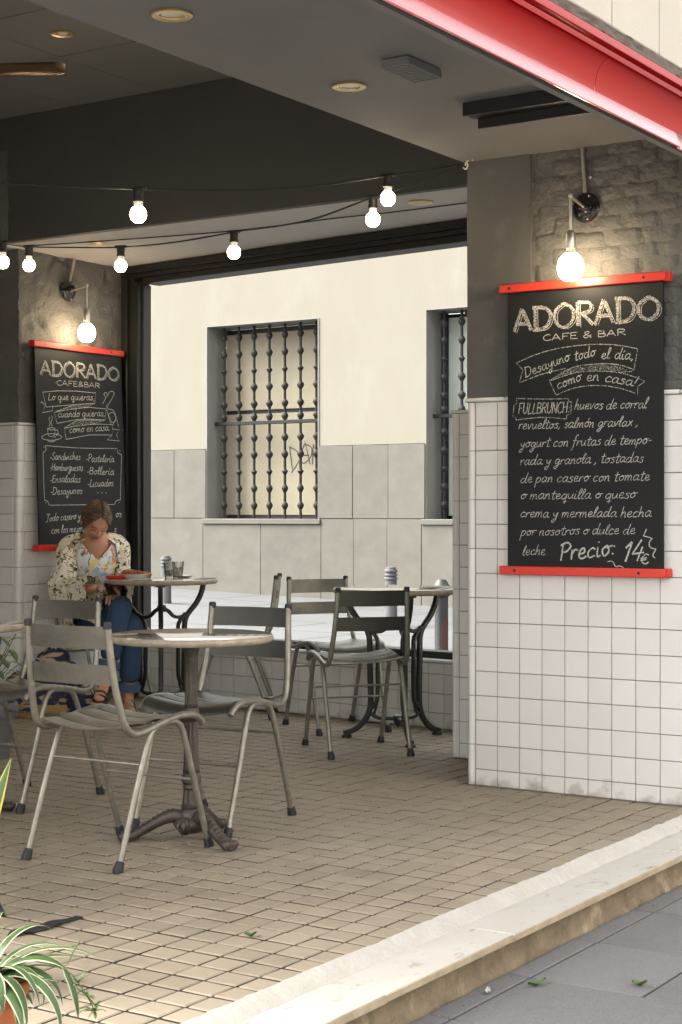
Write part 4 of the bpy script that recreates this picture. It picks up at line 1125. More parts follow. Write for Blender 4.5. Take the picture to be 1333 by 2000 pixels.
g_('g', 1.0, [(.75, .85), (.4, 1), (.08, .55), (.3, .1), (.68, .5), (.78, .92)], [(.78, .92), (.7, -.3), (.38, -.88), (.1, -.62), (.5, -.2), (1.0, .1)])
g_('h', .95, [(.14, 1.9), (.08, 0)], [(.08, .4), (.4, .95), (.63, .7), (.64, .1), (.85, .05)])
g_('i', .5, [(.1, .95), (.12, .15), (.28, .03), (.45, .15)], [(.14, 1.32), (.16, 1.42)])
g_('í', .5, [(.1, .95), (.12, .15), (.28, .03), (.45, .15)], [(.12, 1.3), (.34, 1.6)])
g_('j', .5, [(.3, .95), (.26, -.4), (0, -.82), (-.22, -.58), (.48, .1)], [(.34, 1.32), (.36, 1.42)])
g_('l', .52, [(.02, .3), (.42, 1.5), (.3, 1.92), (.12, 1.2), (.16, .1), (.5, .12)])
g_('m', 1.25, [(.05, .95), (.08, 0)], [(.08, .5), (.3, .95), (.47, .7), (.5, 0)], [(.5, .5), (.75, .95), (.93, .7), (.96, .1), (1.15, .05)])
g_('n', .9, [(.05, .95), (.08, 0)], [(.08, .45), (.38, .95), (.58, .7), (.6, .1), (.8, .05)])
g_('o', .95, [(.45, .98), (.08, .6), (.3, .02), (.72, .4), (.52, .98), (.4, .8), (1.0, .92)])
g_('ó', .95, [(.45, .98), (.08, .6), (.3, .02), (.72, .4), (.52, .98), (.4, .8), (1.0, .92)], [(.45, 1.3), (.68, 1.62)])
g_('p', .9, [(.1, .95), (.04, -.85)], [(.08, .6), (.45, .96), (.74, .6), (.45, .05), (.08, .15)])
g_('q', .98, [(.75, .85), (.4, 1), (.06, .5), (.3, 0), (.68, .4), (.78, .95)], [(.78, .95), (.68, -.85)], [(.42, -.5), (.98, -.42)])
g_('r', .72, [(.08, .95), (.1, 0)], [(.1, .5), (.35, .93), (.68, .84)])
g_('s', .74, [(.65, .85), (.36, .98), (.16, .75), (.55, .4), (.4, .02), (.02, .12)])
g_('t', .72, [(.36, 1.65), (.28, .2), (.44, 0), (.7, .15)], [(0, 1.08), (.72, 1.18)])
g_('u', .98, [(.05, .95), (.1, .2), (.35, .02), (.62, .4), (.7, .95)], [(.7, .95), (.7, .2), (.93, .08)])
g_('v', .85, [(.05, .95), (.3, .02), (.64, .95), (.85, .86)])
g_('w', 1.08, [(.05, .95), (.2, .05), (.45, .7), (.6, .05), (.96, .95)])
g_('x', .82, [(.05, .95), (.72, 0)], [(.7, .95), (.02, 0)])
g_('y', .92, [(.05, .95), (.2, .35), (.45, .3), (.7, .9)], [(.74, .95), (.55, -.5), (.25, -.88), (.04, -.62), (.4, -.2)])
g_('A', 1.2, [(0, 0), (.5, 1.8)], [(.5, 1.8), (1.02, 0)], [(.2, .6), (.86, .6)])
g_('B', 1.08, [(.1, 0), (.1, 1.8)], [(.1, 1.8), (.75, 1.6), (.65, 1.05), (.1, .95)], [(.1, .95), (.88, .75), (.8, .1), (.1, 0)])
g_('C', 1.1, [(.95, 1.5), (.6, 1.8), (.1, 1.2), (.15, .4), (.55, 0), (1, .3)])
g_('D', 1.22, [(.1, 0), (.1, 1.8)], [(-.05, 1.8), (.75, 1.66), (1.02, .95), (.7, .15), (-.02, 0)])
g_('E', 1.0, [(.9, 1.8), (.12, 1.8)], [(.12, 1.8), (.1, 0)], [(.1, 0), (.9, 0)], [(.1, .95), (.7, .95)])
g_('F', .98, [(.9, 1.8), (.12, 1.8)], [(.12, 1.8), (.1, 0)], [(.1, .95), (.7, .95)])
g_('H', 1.15, [(.12, 1.8), (.1, 0)], [(.92, 1.8), (.9, 0)], [(.02, .9), (1.0, 1.0)])
g_('L', .95, [(.3, 1.8), (.12, .1), (.5, .02), (.9, .1)])
g_('N', 1.15, [(.1, 0), (.12, 1.8)], [(.12, 1.8), (.9, 0)], [(.9, 0), (.95, 1.8)])
g_('P', 1.02, [(.12, 1.8), (.1, 0)], [(-.1, 1.6), (.5, 1.85), (.9, 1.45), (.6, .95), (.1, .85)])
g_('R', 1.1, [(.1, 0), (.1, 1.8)], [(.1, 1.8), (.8, 1.66), (.78, 1.08), (.1, .9)], [(.35, .92), (.98, 0)])
g_('S', 1.0, [(.9, 1.6), (.5, 1.88), (.15, 1.4), (.8, .6), (.5, 0), (.02, .3)])
g_('T', 1.0, [(0, 1.5), (.1, 1.8), (1.05, 1.75)], [(.5, 1.78), (.4, .3), (.1, -.2), (-.1, .05)])
g_('U', 1.1, [(.1, 1.8), (.12, .4), (.5, 0), (.85, .5), (.9, 1.8)])
g_('O', 1.3, [(.62, 1.82), (.1, 1.3), (.12, .4), (.6, 0), (1.1, .5), (1.08, 1.35), (.6, 1.82)])
g_('1', .75, [(.1, 1.25), (.55, 1.8)], [(.55, 1.8), (.3, -.05)])
g_('4', 1.0, [(.6, 1.85), (.02, .6)], [(.02, .6), (1.0, .68)], [(.78, 1.2), (.55, -.05)])
g_('€', 1.1, [(1, 1.5), (.6, 1.75), (.15, 1.1), (.2, .4), (.6, 0), (1, .25)], [(-.05, 1.05), (.75, 1.1)], [(-.05, .72), (.7, .78)])
g_('&', 1.2, [(1.0, 0), (.25, 1.3), (.5, 1.8), (.75, 1.4), (.1, .5), (.4, 0), (1.0, .8)])
g_(',', .45, [(.25, .15), (.2, -.05), (.05, -.3)])
g_('.', .45, [(.12, .02), (.2, .1)])
g_('·', .5, [(.15, .85), (.25, .95)])
g_(':', .5, [(.15, .1), (.2, .22)], [(.2, .8), (.25, .92)])
g_('!', .5, [(.35, 1.9), (.12, .5)], [(.05, .05), (.1, .15)])
g_('-', .6, [(.05, .5), (.5, .55)])
g_(' ', .55)
def text(mb, s, a, b, xh, w, fn, slant=.18, jit=.03, dx=0, dy=0):
    tot = sum(G[c][0] for c in s)
    A, B = Vector(a), Vector(b); d = B - A; k = d.length / tot
    ux = d.normalized(); uy = Vector((-ux.y, ux.x))
    rr = random.Random(hash(s) % 1000 if False else sum(map(ord, s)))
    x = 0
    for c in s:
        adv, sts = G[c]
        jy = rr.uniform(-jit, jit); js_ = 1 + rr.uniform(-.06, .06)
        for st_ in sts:
            P = [Vector((px * 1.0, py * js_ + jy)) for px, py in st_]
            if len(P) > 2: P = [Vector((q.x, q.y)) for q in spline([(q.x, q.y, 0) for q in P], 6)]
            else: P = [P[0].lerp(P[1], t / 3) for t in range(4)]
            Q = [A + ux * ((x + q.x) * k + slant * q.y * xh + dx) + uy * (q.y * xh + dy) for q in P]
            mb.add(*ribbon([(q.x, q.y) for q in Q], w * rr.uniform(.85, 1.1), fn))
        x += adv
def words(bd, s, a, b, xh, w, fn, mt, **k):
    """one part per written word along the baseline a-b"""
    tot = sum(G[c][0] for c in s); A, B = Vector(a), Vector(b); x = 0
    for wd in s.split(' '):
        n = sum(G[c][0] for c in wd)
        m_ = MB(); text(m_, wd, A.lerp(B, x / tot), A.lerp(B, (x + n) / tot), xh, w, fn, **k)
        obj('chalk_word', m_, M[mt], bd, solid=False, smooth=False)
        x += n + G[' '][0]
def line(mb, P, w, fn, k=5, sharp=False):
    Q = P if sharp else [(q.x, q.y) for q in spline([(p[0], p[1], 0) for p in P], k)]
    mb.add(*ribbon(Q, w, fn))
def title(bd, a, b, cap, fn, fn2):
    m_ = MB(); text(m_, 'ADORADO', a, b, cap / 1.8, cap * .155, fn, slant=0, jit=.01)
    obj('chalk_title', m_, M['chalk_soft'], bd, solid=False, smooth=False)
    m_ = MB()
    text(m_, 'ADORADO', a, b, cap / 1.8, .0022, fn2, slant=0, jit=.01, dx=cap * .135, dy=-cap * .075)
    obj('chalk_shadow_line', m_, M['chalk'], bd, solid=False, smooth=False)
def hatch(mb, poly, fn, n, w, seed):
    """loose chalk shading inside a polygon, as separate strokes"""
    rr = random.Random(seed)
    xs_ = [p[0] for p in poly]; zs_ = [p[1] for p in poly]
    def inside(x, z):
        c = False
        for i in range(len(poly)):
            (x1, z1), (x2, z2) = poly[i], poly[i - 1]
            if (z1 > z) != (z2 > z) and x < (x2 - x1) * (z - z1) / (z2 - z1) + x1: c = not c
        return c
    for _ in range(n):
        x, z = rr.uniform(min(xs_), max(xs_)), rr.uniform(min(zs_), max(zs_))
        l = rr.uniform(.006, .016)
        if inside(x, z) and inside(x + l, z + l * .5): mb.add(*ribbon([(x, z), (x + l, z + l * .5)], w, fn))

# ---- right board (leans flat against the pier)
rb = thing('blackboard', 'large blackboard with brunch menu and price hung on the tiled pier', 'menu board', (-3.12, 5.992, 0), 0, 'chalk menu boards')
obj('panel', MB().box2((.022, 0, .90), (.697, .012, 2.055), .001), M['slate'], rb)
def rail(bd, x0_, x1_, z0_, z1_, holes, d0=-.012, d1=.03):
    r = obj('rail', MB().box2((x0_, d0, z0_), (x1_, d1, z1_), .003), M['red_rail'], bd)
    for hx in holes:
        obj('bolt_hole', MB().lathe([(.006, 0), (.006, .0008), (0, .0009)], 12, Matrix.Translation((hx, d0, (z0_ + z1_) / 2)) @ Matrix.Rotation(radians(90), 4, 'X')), M['rubber'], r)
    return r
rail(rb, -.012, .708, 2.038, 2.073, (.035, .62))
rail(rb, -.012, .708, .886, .921, (.06, .60))
obj('spacer', MB().box2((.03, .0125, 2.04), (.69, .05, 2.07), .002).box2((.03, .0125, .89), (.69, .034, .92), .002).box2((.69, .002, .89), (.722, .034, .922), .002).box2((.694, .002, 2.036), (.722, .034, 2.072), .002), M['red_rail'], rb)
F1 = lambda u, v, d: (u, -.0010 - d, v)
F2 = lambda u, v, d: (u, -.0016 - d, v)
title(rb, (.052, 1.878), (.690, 1.893), .091, F1, F2)
words(rb, 'CAFE & BAR', (.183, 1.834), (.545, 1.837), .0138, .0030, F1, 'chalk', slant=0)
for s_, a, b in [("Desayuno", (.104, 1.690), (.305, 1.751)), ("todo", (.322, 1.747), (.415, 1.763)), ("el", (.437, 1.748), (.475, 1.748)), ("día,", (.493, 1.745), (.575, 1.738)), ("como", (.247, 1.636), (.355, 1.668)), ("en", (.373, 1.663), (.43, 1.663)), ("casa!", (.451, 1.658), (.588, 1.632))]:
    m_ = MB(); text(m_, s_, a, b, .0225, .0034, F1); obj('chalk_word', m_, M['chalk'], rb, solid=False, smooth=False)
m_ = MB()
for P, sh in (([(.062, 1.75), (.142, 1.778), (.23, 1.797), (.322, 1.806), (.423, 1.807), (.512, 1.798), (.592, 1.78)], 0), ([(.592, 1.78), (.576, 1.696)], 1), ([(.282, 1.718), (.172, 1.698), (.077, 1.669)], 0), ([(.077, 1.669), (.092, 1.722), (.062, 1.75)], 1),
              ([(.241, 1.612), (.212, 1.671)], 1), ([(.212, 1.671), (.31, 1.696), (.367, 1.701), (.435, 1.7), (.512, 1.691), (.587, 1.668)], 0), ([(.587, 1.668), (.622, 1.651), (.592, 1.632), (.592, 1.598)], 1), ([(.584, 1.606), (.512, 1.63), (.423, 1.644), (.322, 1.638), (.241, 1.612)], 0),
              ([(.212, 1.671), (.31, 1.719), (.423, 1.729), (.512, 1.721), (.576, 1.696), (.515, 1.691)], 0)):
    line(m_, P, .0036, F1, sharp=bool(sh))
obj('chalk_ribbon', m_, M['chalk_soft'], rb, solid=False, smooth=False)
m_ = MB(); hatch(m_, [(.222, 1.676), (.31, 1.717), (.423, 1.727), (.512, 1.719), (.570, 1.697), (.515, 1.693), (.435, 1.702), (.31, 1.698)], F2, 900, .003, 3)
obj('chalk_shading', m_, M['chalk_smear'], rb, solid=False, smooth=False)
m_ = MB()
for P in ([(.064, 1.606), (.179, 1.599), (.296, 1.596)], [(.296, 1.596), (.299, 1.585), (.309, 1.582)], [(.309, 1.582), (.306, 1.535), (.289, 1.53), (.286, 1.515)], [(.286, 1.515), (.179, 1.525), (.062, 1.518)], [(.062, 1.518), (.059, 1.531), (.047, 1.529), (.052, 1.578), (.064, 1.584), (.064, 1.606)]):
    line(m_, P, .0032, F1, sharp=len(P) > 3)
obj('chalk_box', m_, M['chalk_soft'], rb, solid=False, smooth=False)
m_ = MB()
text(m_, "FULLBRUNCH:", (.071, 1.543), (.302, 1.539), .024, .0034, F1, slant=.12); obj('chalk_word', m_, M['chalk'], rb, solid=False, smooth=False)
for s_, a, b in [('huevos de corral', (.32, 1.551), (.629, 1.547)), ('revueltos, salmón gravlax ,', (.071, 1.479), (.594, 1.479)), ('yogurt con frutas de tempo-', (.078, 1.404), (.648, 1.408)), ('rada y granola , tostadas', (.078, 1.333), (.616, 1.337)), ('de pan casero con tomate', (.08, 1.261), (.642, 1.265)), ('o mantequilla o queso', (.08, 1.194), (.584, 1.196)), ('crema y mermelada hecha', (.078, 1.12), (.648, 1.123)), ('por nosotros o dulce de', (.082, 1.046), (.581, 1.056)), ('leche', (.089, .966), (.193, .968))]:
    words(rb, s_, a, b, 0.0215, .0028, F1, 'chalk', slant=.30, jit=.07)
m_ = MB(); text(m_, 'Precio:', (.258, .946), (.50, .972), .040, .0068, F1, slant=.25); obj('chalk_price', m_, M['chalk'], rb, solid=False, smooth=False); m_ = MB(); text(m_, '14', (.526, .948), (.612, .955), .042, .0068, F1, slant=.3); text(m_, '€', (.604, .937), (.640, .942), .020, .005, F1, slant=.2); obj('chalk_price', m_, M['chalk'], rb, solid=False, smooth=False); m_ = MB()
line(m_, [(.629, 1.076), (.616, 1.049), (.652, 1.04)], .0045, F1, sharp=True); line(m_, [(.652, 1.04), (.640, 1.022), (.645, 1.004), (.668, .998)], .0045, F1); line(m_, [(.668, .998), (.655, .974), (.664, .963)], .0045, F1)
line(m_, [(.463, .946), (.486, .947), (.499, .927), (.516, .930), (.532, .923)], .004, F1)
obj('chalk_flourish', m_, M['chalk'], rb, solid=False, smooth=False)

# ---- left board (leaning: its foot stands out from the wall)
lb = thing('blackboard', 'narrow blackboard listing sandwiches and pastries behind the seated woman', 'menu board', (-6.652, 7.0, 0), radians(90), 'chalk menu boards')
LEAN = .040 / 1.14
def S_(u, v, d): return (u, -.0412 * (2.10 - v) / 1.14 - d, v)
m_ = MB()
vs = [S_(u, v, d) for d in (0, -.012) for (u, v) in ((-.052, .945), (.706, .945), (.706, 2.115), (-.052, 2.115))]
m_.add(vs, [(0, 1, 2, 3), (7, 6, 5, 4), (0, 4, 5, 1), (1, 5, 6, 2), (2, 6, 7, 3), (3, 7, 4, 0)])
obj('panel', m_, M['slate'], lb)
rail(lb, -.068, .722, 2.098, 2.135, (.02, .60), -.014, .036)
rail(lb, -.072, .722, .915, .952, (.05, .58), -.058, .0)
def K(u, v, d): return S_(u - .042 * (2.10 - v) / 1.14, v, .0010 + d)
def K2(u, v, d): return S_(u - .042 * (2.10 - v) / 1.14, v, .0016 + d)
title(lb, (-.005, 1.939), (.690, 1.949), .083, K, K2)
m_ = MB(); text(m_, '·CAFE&BAR·', (.11, 1.885), (.535, 1.893), .0165, .0034, K, slant=0); obj('chalk_subtitle', m_, M['chalk'], lb, solid=False, smooth=False)
for s_, a, b in [('Lo que quieras,', (.058, 1.794), (.462, 1.816)), ('cuando quieras,', (.14, 1.697), (.556, 1.725)), ('como en casa.', (.238, 1.61), (.605, 1.64))]: words(lb, s_, a, b, .0235, .0040, K, 'chalk', slant=.15)
DR = dict(r1=[(.043, 1.752), (.014, 1.837), (.14, 1.853), (.307, 1.861), (.471, 1.86), (.464, 1.798), (.354, 1.787), (.185, 1.768), (.043, 1.752)],
          r2=[(.133, 1.661), (.113, 1.725), (.261, 1.753), (.416, 1.77), (.563, 1.769), (.556, 1.701), (.416, 1.7), (.307, 1.692), (.133, 1.661)],
          r3=[(.212, 1.57), (.196, 1.635), (.369, 1.663), (.511, 1.674), (.621, 1.675), (.621, 1.612), (.416, 1.605), (.212, 1.57)],
          t1=[(.021, 1.778), (-.001, 1.78), (.036, 1.762), (.01, 1.717), (.098, 1.734), (.095, 1.763)], t2=[(.621, 1.648), (.69, 1.647), (.66, 1.614), (.686, 1.578), (.572, 1.581), (.621, 1.612)],
          f1=[(.125, 1.73), (.277, 1.777), (.464, 1.798), (.393, 1.771), (.125, 1.73)], f2=[(.197, 1.638), (.307, 1.687), (.556, 1.701), (.448, 1.672), (.197, 1.638)])
m_ = MB()
for P in DR.values(): line(m_, P, .0036, K, sharp=True)
obj('chalk_ribbon', m_, M['chalk'], lb, solid=False, smooth=False)
m_ = MB()
for q, P in enumerate((DR['f1'], DR['f2'])): hatch(m_, P, K2, 900, .0035, q)
obj('chalk_shading', m_, M['chalk_smear'], lb, solid=False, smooth=False)
m_ = MB()
for P in ([(.535, 1.8), (.575, 1.85), (.608, 1.879), (.64, 1.87), (.616, 1.831), (.584, 1.792), (.584, 1.77), (.64, 1.757), (.681, 1.661)], [(.575, 1.796), (.572, 1.759), (.616, 1.674), (.649, 1.708)], [(.585, 1.738), (.632, 1.749), (.653, 1.703), (.616, 1.691), (.585, 1.738)], [(.56, 1.84), (.545, 1.86), (.57, 1.868), (.575, 1.85)]):
    line(m_, P, .0034, K)
obj('chalk_bottle', m_, M['chalk'], lb, solid=False, smooth=False)
m_ = MB()
for P in ([(.004, 1.575), (.043, 1.594), (.11, 1.598), (.173, 1.587), (.155, 1.571), (.088, 1.56), (.021, 1.564), (.004, 1.575)], [(.048, 1.565), (.066, 1.552), (.11, 1.555), (.128, 1.57)], [(.054, 1.627), (.088, 1.634), (.118, 1.628), (.088, 1.62), (.054, 1.627)], [(.054, 1.627), (.061, 1.59), (.088, 1.581), (.11, 1.592), (.118, 1.628)], [(.116, 1.616), (.137, 1.622), (.14, 1.603), (.115, 1.595)], [(.066, 1.64), (.075, 1.661), (.066, 1.681), (.075, 1.697)], [(.092, 1.641), (.083, 1.666), (.095, 1.687), (.089, 1.705)], [(.11, 1.575), (.15, 1.605)]):
    line(m_, P, .0034, K)
obj('chalk_cup', m_, M['chalk'], lb, solid=False, smooth=False)
m_ = MB()
for P in ([(.036, 1.527), (.338, 1.523), (.665, 1.531)], [(.665, 1.531), (.672, 1.505), (.706, 1.493)], [(.706, 1.493), (.699, 1.352), (.693, 1.216)], [(.693, 1.216), (.655, 1.21), (.64, 1.188)], [(.64, 1.188), (.338, 1.185), (.066, 1.181)], [(.066, 1.181), (.055, 1.203), (.029, 1.211)], [(.029, 1.211), (.021, 1.35), (.017, 1.487)], [(.017, 1.487), (.040, 1.5), (.036, 1.527)]): line(m_, P, .0036, K)
for (u, v) in ((.022, 1.517), (.688, 1.515), (.036, 1.195), (.680, 1.198)): line(m_, [(u, v), (u + .005, v + .003)], .005, K, sharp=True)
obj('chalk_box', m_, M['chalk'], lb, solid=False, smooth=False)
for s_, a, b in [('-Sandwiches', (.073, 1.446), (.335, 1.453)), ('-Hamburguesas', (.073, 1.385), (.357, 1.388)), ('-Ensaladas', (.073, 1.315), (.335, 1.319)), ('-Desayunos', (.077, 1.243), (.351, 1.251)), ('-Pastelería', (.385, 1.444), (.638, 1.446)), ('-Bollería', (.39, 1.368), (.638, 1.37)), ('-Licuados', (.396, 1.294), (.63, 1.3)), ('Todo casero y h', (.043, 1.087), (.375, 1.103)), ('os', (.649, 1.11), (.706, 1.112)), ('con los mejore', (.083, 1.016), (.375, 1.027)), ('s', (.632, 1.019), (.657, 1.018))]:
    words(lb, s_, a, b, .0235, .0042, K, 'chalk', slant=.2, jit=.07)
m_ = MB()
for k in range(3): line(m_, [(.485 + .038 * k, 1.256), (.491 + .038 * k, 1.259)], .006, K, sharp=True)
line(m_, [(.231, .993), (.292, .989), (.369, 1.002)], .0036, K)
obj('chalk_marks', m_, M['chalk'], lb, solid=False, smooth=False)

# ================================================================== PLANTS AND SMALL THINGS
def blade_leaf(mb, base, az_, L_, up_, droop, w, margin=.26, n=12, mi=(0, 1), twist=0.0, tip=.15):
    """strap leaf with pale margins: arcs out of base"""
    d = Vector((cos(az_), sin(az_), 0)); sd = Vector((-sin(az_), cos(az_), 0))
    P = []; x = z = 0.0; a = up_
    for i in range(n + 1):
        P.append(base + d * x + Vector((0, 0, z)))
        x += cos(a) * L_ / n; z += sin(a) * L_ / n; a -= droop / n
    vs = []; fs = []; ms = []
    for i, p in enumerate(P):
        f_ = i / n
        ww = w * (min(1, .45 + f_ * 3) if f_ < .25 else 1) * (1 - max(0, (f_ - .55) / .45) ** 1.6 * (1 - .04))
        t = (P[min(i + 1, n)] - P[max(i - 1, 0)]).normalized()
        s2 = (sd * cos(twist) + t.cross(sd) * sin(twist))
        nn = t.cross(s2).normalized()
        for (k, h) in ((-1, .16), (-(1 - margin), .10), (0, 0), (1 - margin, .10), (1, .16)):
            vs.append(tuple(p + s2 * (ww * k) - nn * (ww * h)))
    for i in range(n):
        for k in range(4):
            fs.append((i * 5 + k, i * 5 + k + 1, (i + 1) * 5 + k + 1, (i + 1) * 5 + k)); ms.append(mi[1] if k in (0, 3) else mi[0])
    o = len(mb.v); mb.v += vs; mb.f += [tuple(q + o for q in f) for f in fs]; mb.m += ms
    return P
LM = [M['leaf'], M['leaf_pale'], M['leaf_mid'], M['leaf_dry'], M['leaf_yellow']]
def pot(t, r, h, m_):
    obj('pot', MB().lathe([(0, .004), (r * .66, .004), (r * .68, 0), (r * .86, h * .72), (r * .88, h * .745), (r * .98, h * .75), (r, h * .77), (r, h * .98), (r * .97, h), (r * .88, h), (r * .86, h * .9), (0, h * .89)], 40), m_, t, angle=40)
    obj('soil', MB().lathe([(r * .87, h * .895), (r * .4, h * .92), (0, h * .92)], 20), M['soil'], t)
sp = thing('spider_plant', 'spider plant with white edged leaves in terracotta pot, front left corner', 'potted plant', (-2.492, 2.440, .0))
pot(sp, .102, .168, M['terracotta'])
rr = random.Random(11); b0 = Vector((0, 0, .152))
def leaf(az_, L_, u_, dr, w, tw=0, dry=False):
    m_ = MB(); P = blade_leaf(m_, b0 + Vector((cos(az_) * .02, sin(az_) * .02, 0)), az_, L_ * .92, u_, dr, w * 1.15, twist=tw)
    if dry:
        m_.m = [3 if i >= len(m_.m) - 4 else q for i, q in enumerate(m_.m)]
    obj('leaf', m_, LM, sp, solid=False); return P
R0 = radians(33)
for (da, L_, u_, dr, w, tw) in ((.10, .30, 1.00, 1.75, .008, .1), (-.25, .21, 1.25, 3.0, .0125, 0), (.02, .23, .95, 2.6, .012, .3), (-.75, .24, 1.0, 2.9, .012, -.2), (-1.3, .27, .9, 2.8, .013, 0), (-.45, .30, .85, 2.7, .011, .2),
                                (.5, .26, 1.2, 2.2, .010, 0), (1.0, .28, 1.25, 2.0, .009, 0), (.28, .24, .8, 1.3, .007, .2), (-1.0, .20, 1.3, 3.3, .012, .2), (-1.7, .25, 1.1, 2.7, .012, 0), (1.5, .24, 1.35, 1.6, .008, 0)):
    leaf(R0 + da, L_, u_, dr, w, tw)
for k in range(13):
    leaf(rr.uniform(0, 6.28), rr.uniform(.14, .24), rr.uniform(.7, 1.35), rr.uniform(2.0, 3.2), rr.uniform(.009, .014), rr.uniform(-.3, .3))
# one folded leaf hanging straight down, and a runner with plantlets
m_ = MB(); Rv = Vector((cos(R0), sin(R0), 0))
j0 = b0 + Rv * .175 + Vector((0, 0, .045))
st_ = MB().tube([tuple(p) for p in spline([b0, b0 + Rv * .06 + Vector((0, 0, .035)), b0 + Rv * .12 + Vector((0, 0, .048)), j0, j0 + Rv * .02 + Vector((0, 0, .03)), j0 + Rv * .035 + Vector((0, 0, .055))], 5)], .0016, 6)
obj('runner', st_, M['leaf_mid'], sp)
m_ = MB(); blade_leaf(m_, b0, R0 - .06, .185, .42, .75, .010)
obj('leaf', m_, LM, sp, solid=False)
m_ = MB(); blade_leaf(m_, j0, R0 - .4, .115, -.95, .65, .0105, twist=.1); m_.m = [3 if i >= len(m_.m) - 4 else q for i, q in enumerate(m_.m)]
obj('leaf', m_, LM, sp, solid=False)
def plantlet(c, s_, n, seed):
    m_ = MB(); r2 = random.Random(seed)
    for k in range(n): blade_leaf(m_, c, r2.uniform(0, 6.28), s_ * r2.uniform(.6, 1.2), r2.uniform(-.4, 1.1), r2.uniform(.3, 1.6), s_ * .085, mi=(2, 2), n=5)
    obj('plantlet', m_, LM, sp, solid=False)
c1, c2, c3 = b0 + Rv * .205 + Vector((0, 0, .012)), b0 + Rv * .225 + Vector((0, 0, -.018)), b0 + Rv * .240 + Vector((0, 0, -.048))
obj('runner', MB().tube([tuple(p) for p in spline([b0 + Rv * .15 + Vector((0, 0, .05)), b0 + Rv * .19 + Vector((0, 0, .03)), c1, c2, c3], 5)], .0014, 6), M['leaf_mid'], sp)
plantlet(c1, .030, 10, 1); plantlet(c2, .034, 10, 2); plantlet(c3, .040, 14, 3)
plantlet(b0 + Vector((.0, .03, .10)), .06, 10, 4); plantlet(b0 + Rv * .08 + Vector((0, 0, -.005)), .07, 12, 5)

sn = thing('snake_plant', 'snake plant with yellow edged upright leaf at the left edge', 'potted plant', (-2.909, 2.757, 0))
pot(sn, .11, .20, M['pot_grey'])
for k, (da, L_, u_, dr, w) in enumerate(((R0 + .02, .395, 1.28, .05, .021), (R0 + 1.6, .34, 1.45, .05, .022), (R0 + 3.0, .36, 1.4, .1, .022), (R0 - 1.5, .30, 1.35, .1, .02), (R0 + 2.3, .28, 1.4, .1, .02))):
    m_ = MB(); blade_leaf(m_, Vector((cos(da) * .02, sin(da) * .02, .18)), da, L_, u_, dr, w, margin=.3, twist=1.3, mi=(0, 4))
    obj('leaf', m_, LM, sn, solid=False)

lp = thing('leafy_plant', 'bushy green potted plant behind the left marble table', 'potted plant', (-5.52, 5.47, 0))
pot(lp, .13, .26, M['pot_grey'])
rr = random.Random(5)
for k in range(46):
    a = rr.uniform(0, 6.28); e = rr.uniform(.5, 1.45); L_ = rr.uniform(.12, .30)
    m_ = MB(); b1 = Vector((0, 0, .30)); tipp = b1 + Vector((cos(a) * cos(e), sin(a) * cos(e), sin(e))) * L_
    m_.tube([tuple(b1), tuple((b1 + tipp) / 2 + Vector((0, 0, .02))), tuple(tipp)], .0022, 5, mi=2)
    blade_leaf(m_, tipp, a + rr.uniform(-.5, .5), rr.uniform(.07, .12), rr.uniform(-.2, .5), rr.uniform(.8, 1.8), rr.uniform(.011, .017), mi=(rr.choice((0, 0, 2)), 0), n=7)
    obj('leaf', m_, LM, lp, solid=False)

sk_ = thing('black_strap', 'flat black strap lying on the tiles behind the spider plant', 'strap', (-3.14, 3.33, 0))
Pk = [Vector(p) for p in ((-.005, -.14, 0), (-.012, -.08, 0), (.004, -.02, 0), (.004, .05, 0), (.003, .125, 0))]
m_ = MB(); ws = [.008, .026, .022, .015, .014]
Ps = spline(Pk, 6); n = len(Ps)
vs = []
for i, p in enumerate(Ps):
    f_ = i / (n - 1) * 4; k = min(int(f_), 3); w = ws[k] + (ws[k + 1] - ws[k]) * (f_ - k)
    for (sx, z) in ((-1, .002), (1, .002), (1, .007), (-1, .007)): vs.append((p.x + sx * w, p.y, z + .004 * sin(i * .5)))
fs = [(i * 4 + k, i * 4 + (k + 1) % 4, i * 4 + 4 + (k + 1) % 4, i * 4 + 4 + k) for i in range(n - 1) for k in range(4)] + [(3, 2, 1, 0), tuple((n - 1) * 4 + k for k in range(4))]
m_.add(vs, fs); obj('strip', m_, M['strap'], sk_)

def fallen(loc, rz, lab, col, sc_=1.0):
    t = thing('fallen_leaf', lab, 'leaf', loc, rz, 'fallen leaves')
    m_ = MB()
    m_.grid(lambda u, v: ((u - .5) * .052 * sc_, (v - .5) * .026 * sc_ * sin(pi * min(max(u, .03), .97)) ** .7, .002 + .016 * sc_ * abs(v - .5) + .030 * sc_ * (u - .35) ** 2 + .002 * sin(u * 9)), 8, 4)
    m_.tube([(.03 * sc_, 0, .004), (.045 * sc_, .004, .006)], .001, 5)
    obj('blade', m_, M[col], t, solid=False)
fallen((-1.978, 3.995, -.139), .9, 'green fallen leaf lying on the pavement next to the marble step', 'leaf_mid')
fallen((-1.744, 4.145, -.139), -.3, 'curled green leaf lying farther out on the pavement', 'leaf_mid')
fallen((-2.608, 3.549, .001), .1, 'small dark leaf lying on the terrace tiles', 'leaf', .7)
fallen((-2.055, 3.86, -.139), 1.9, 'small dry beige leaf against the foot of the step', 'mortar', .6)

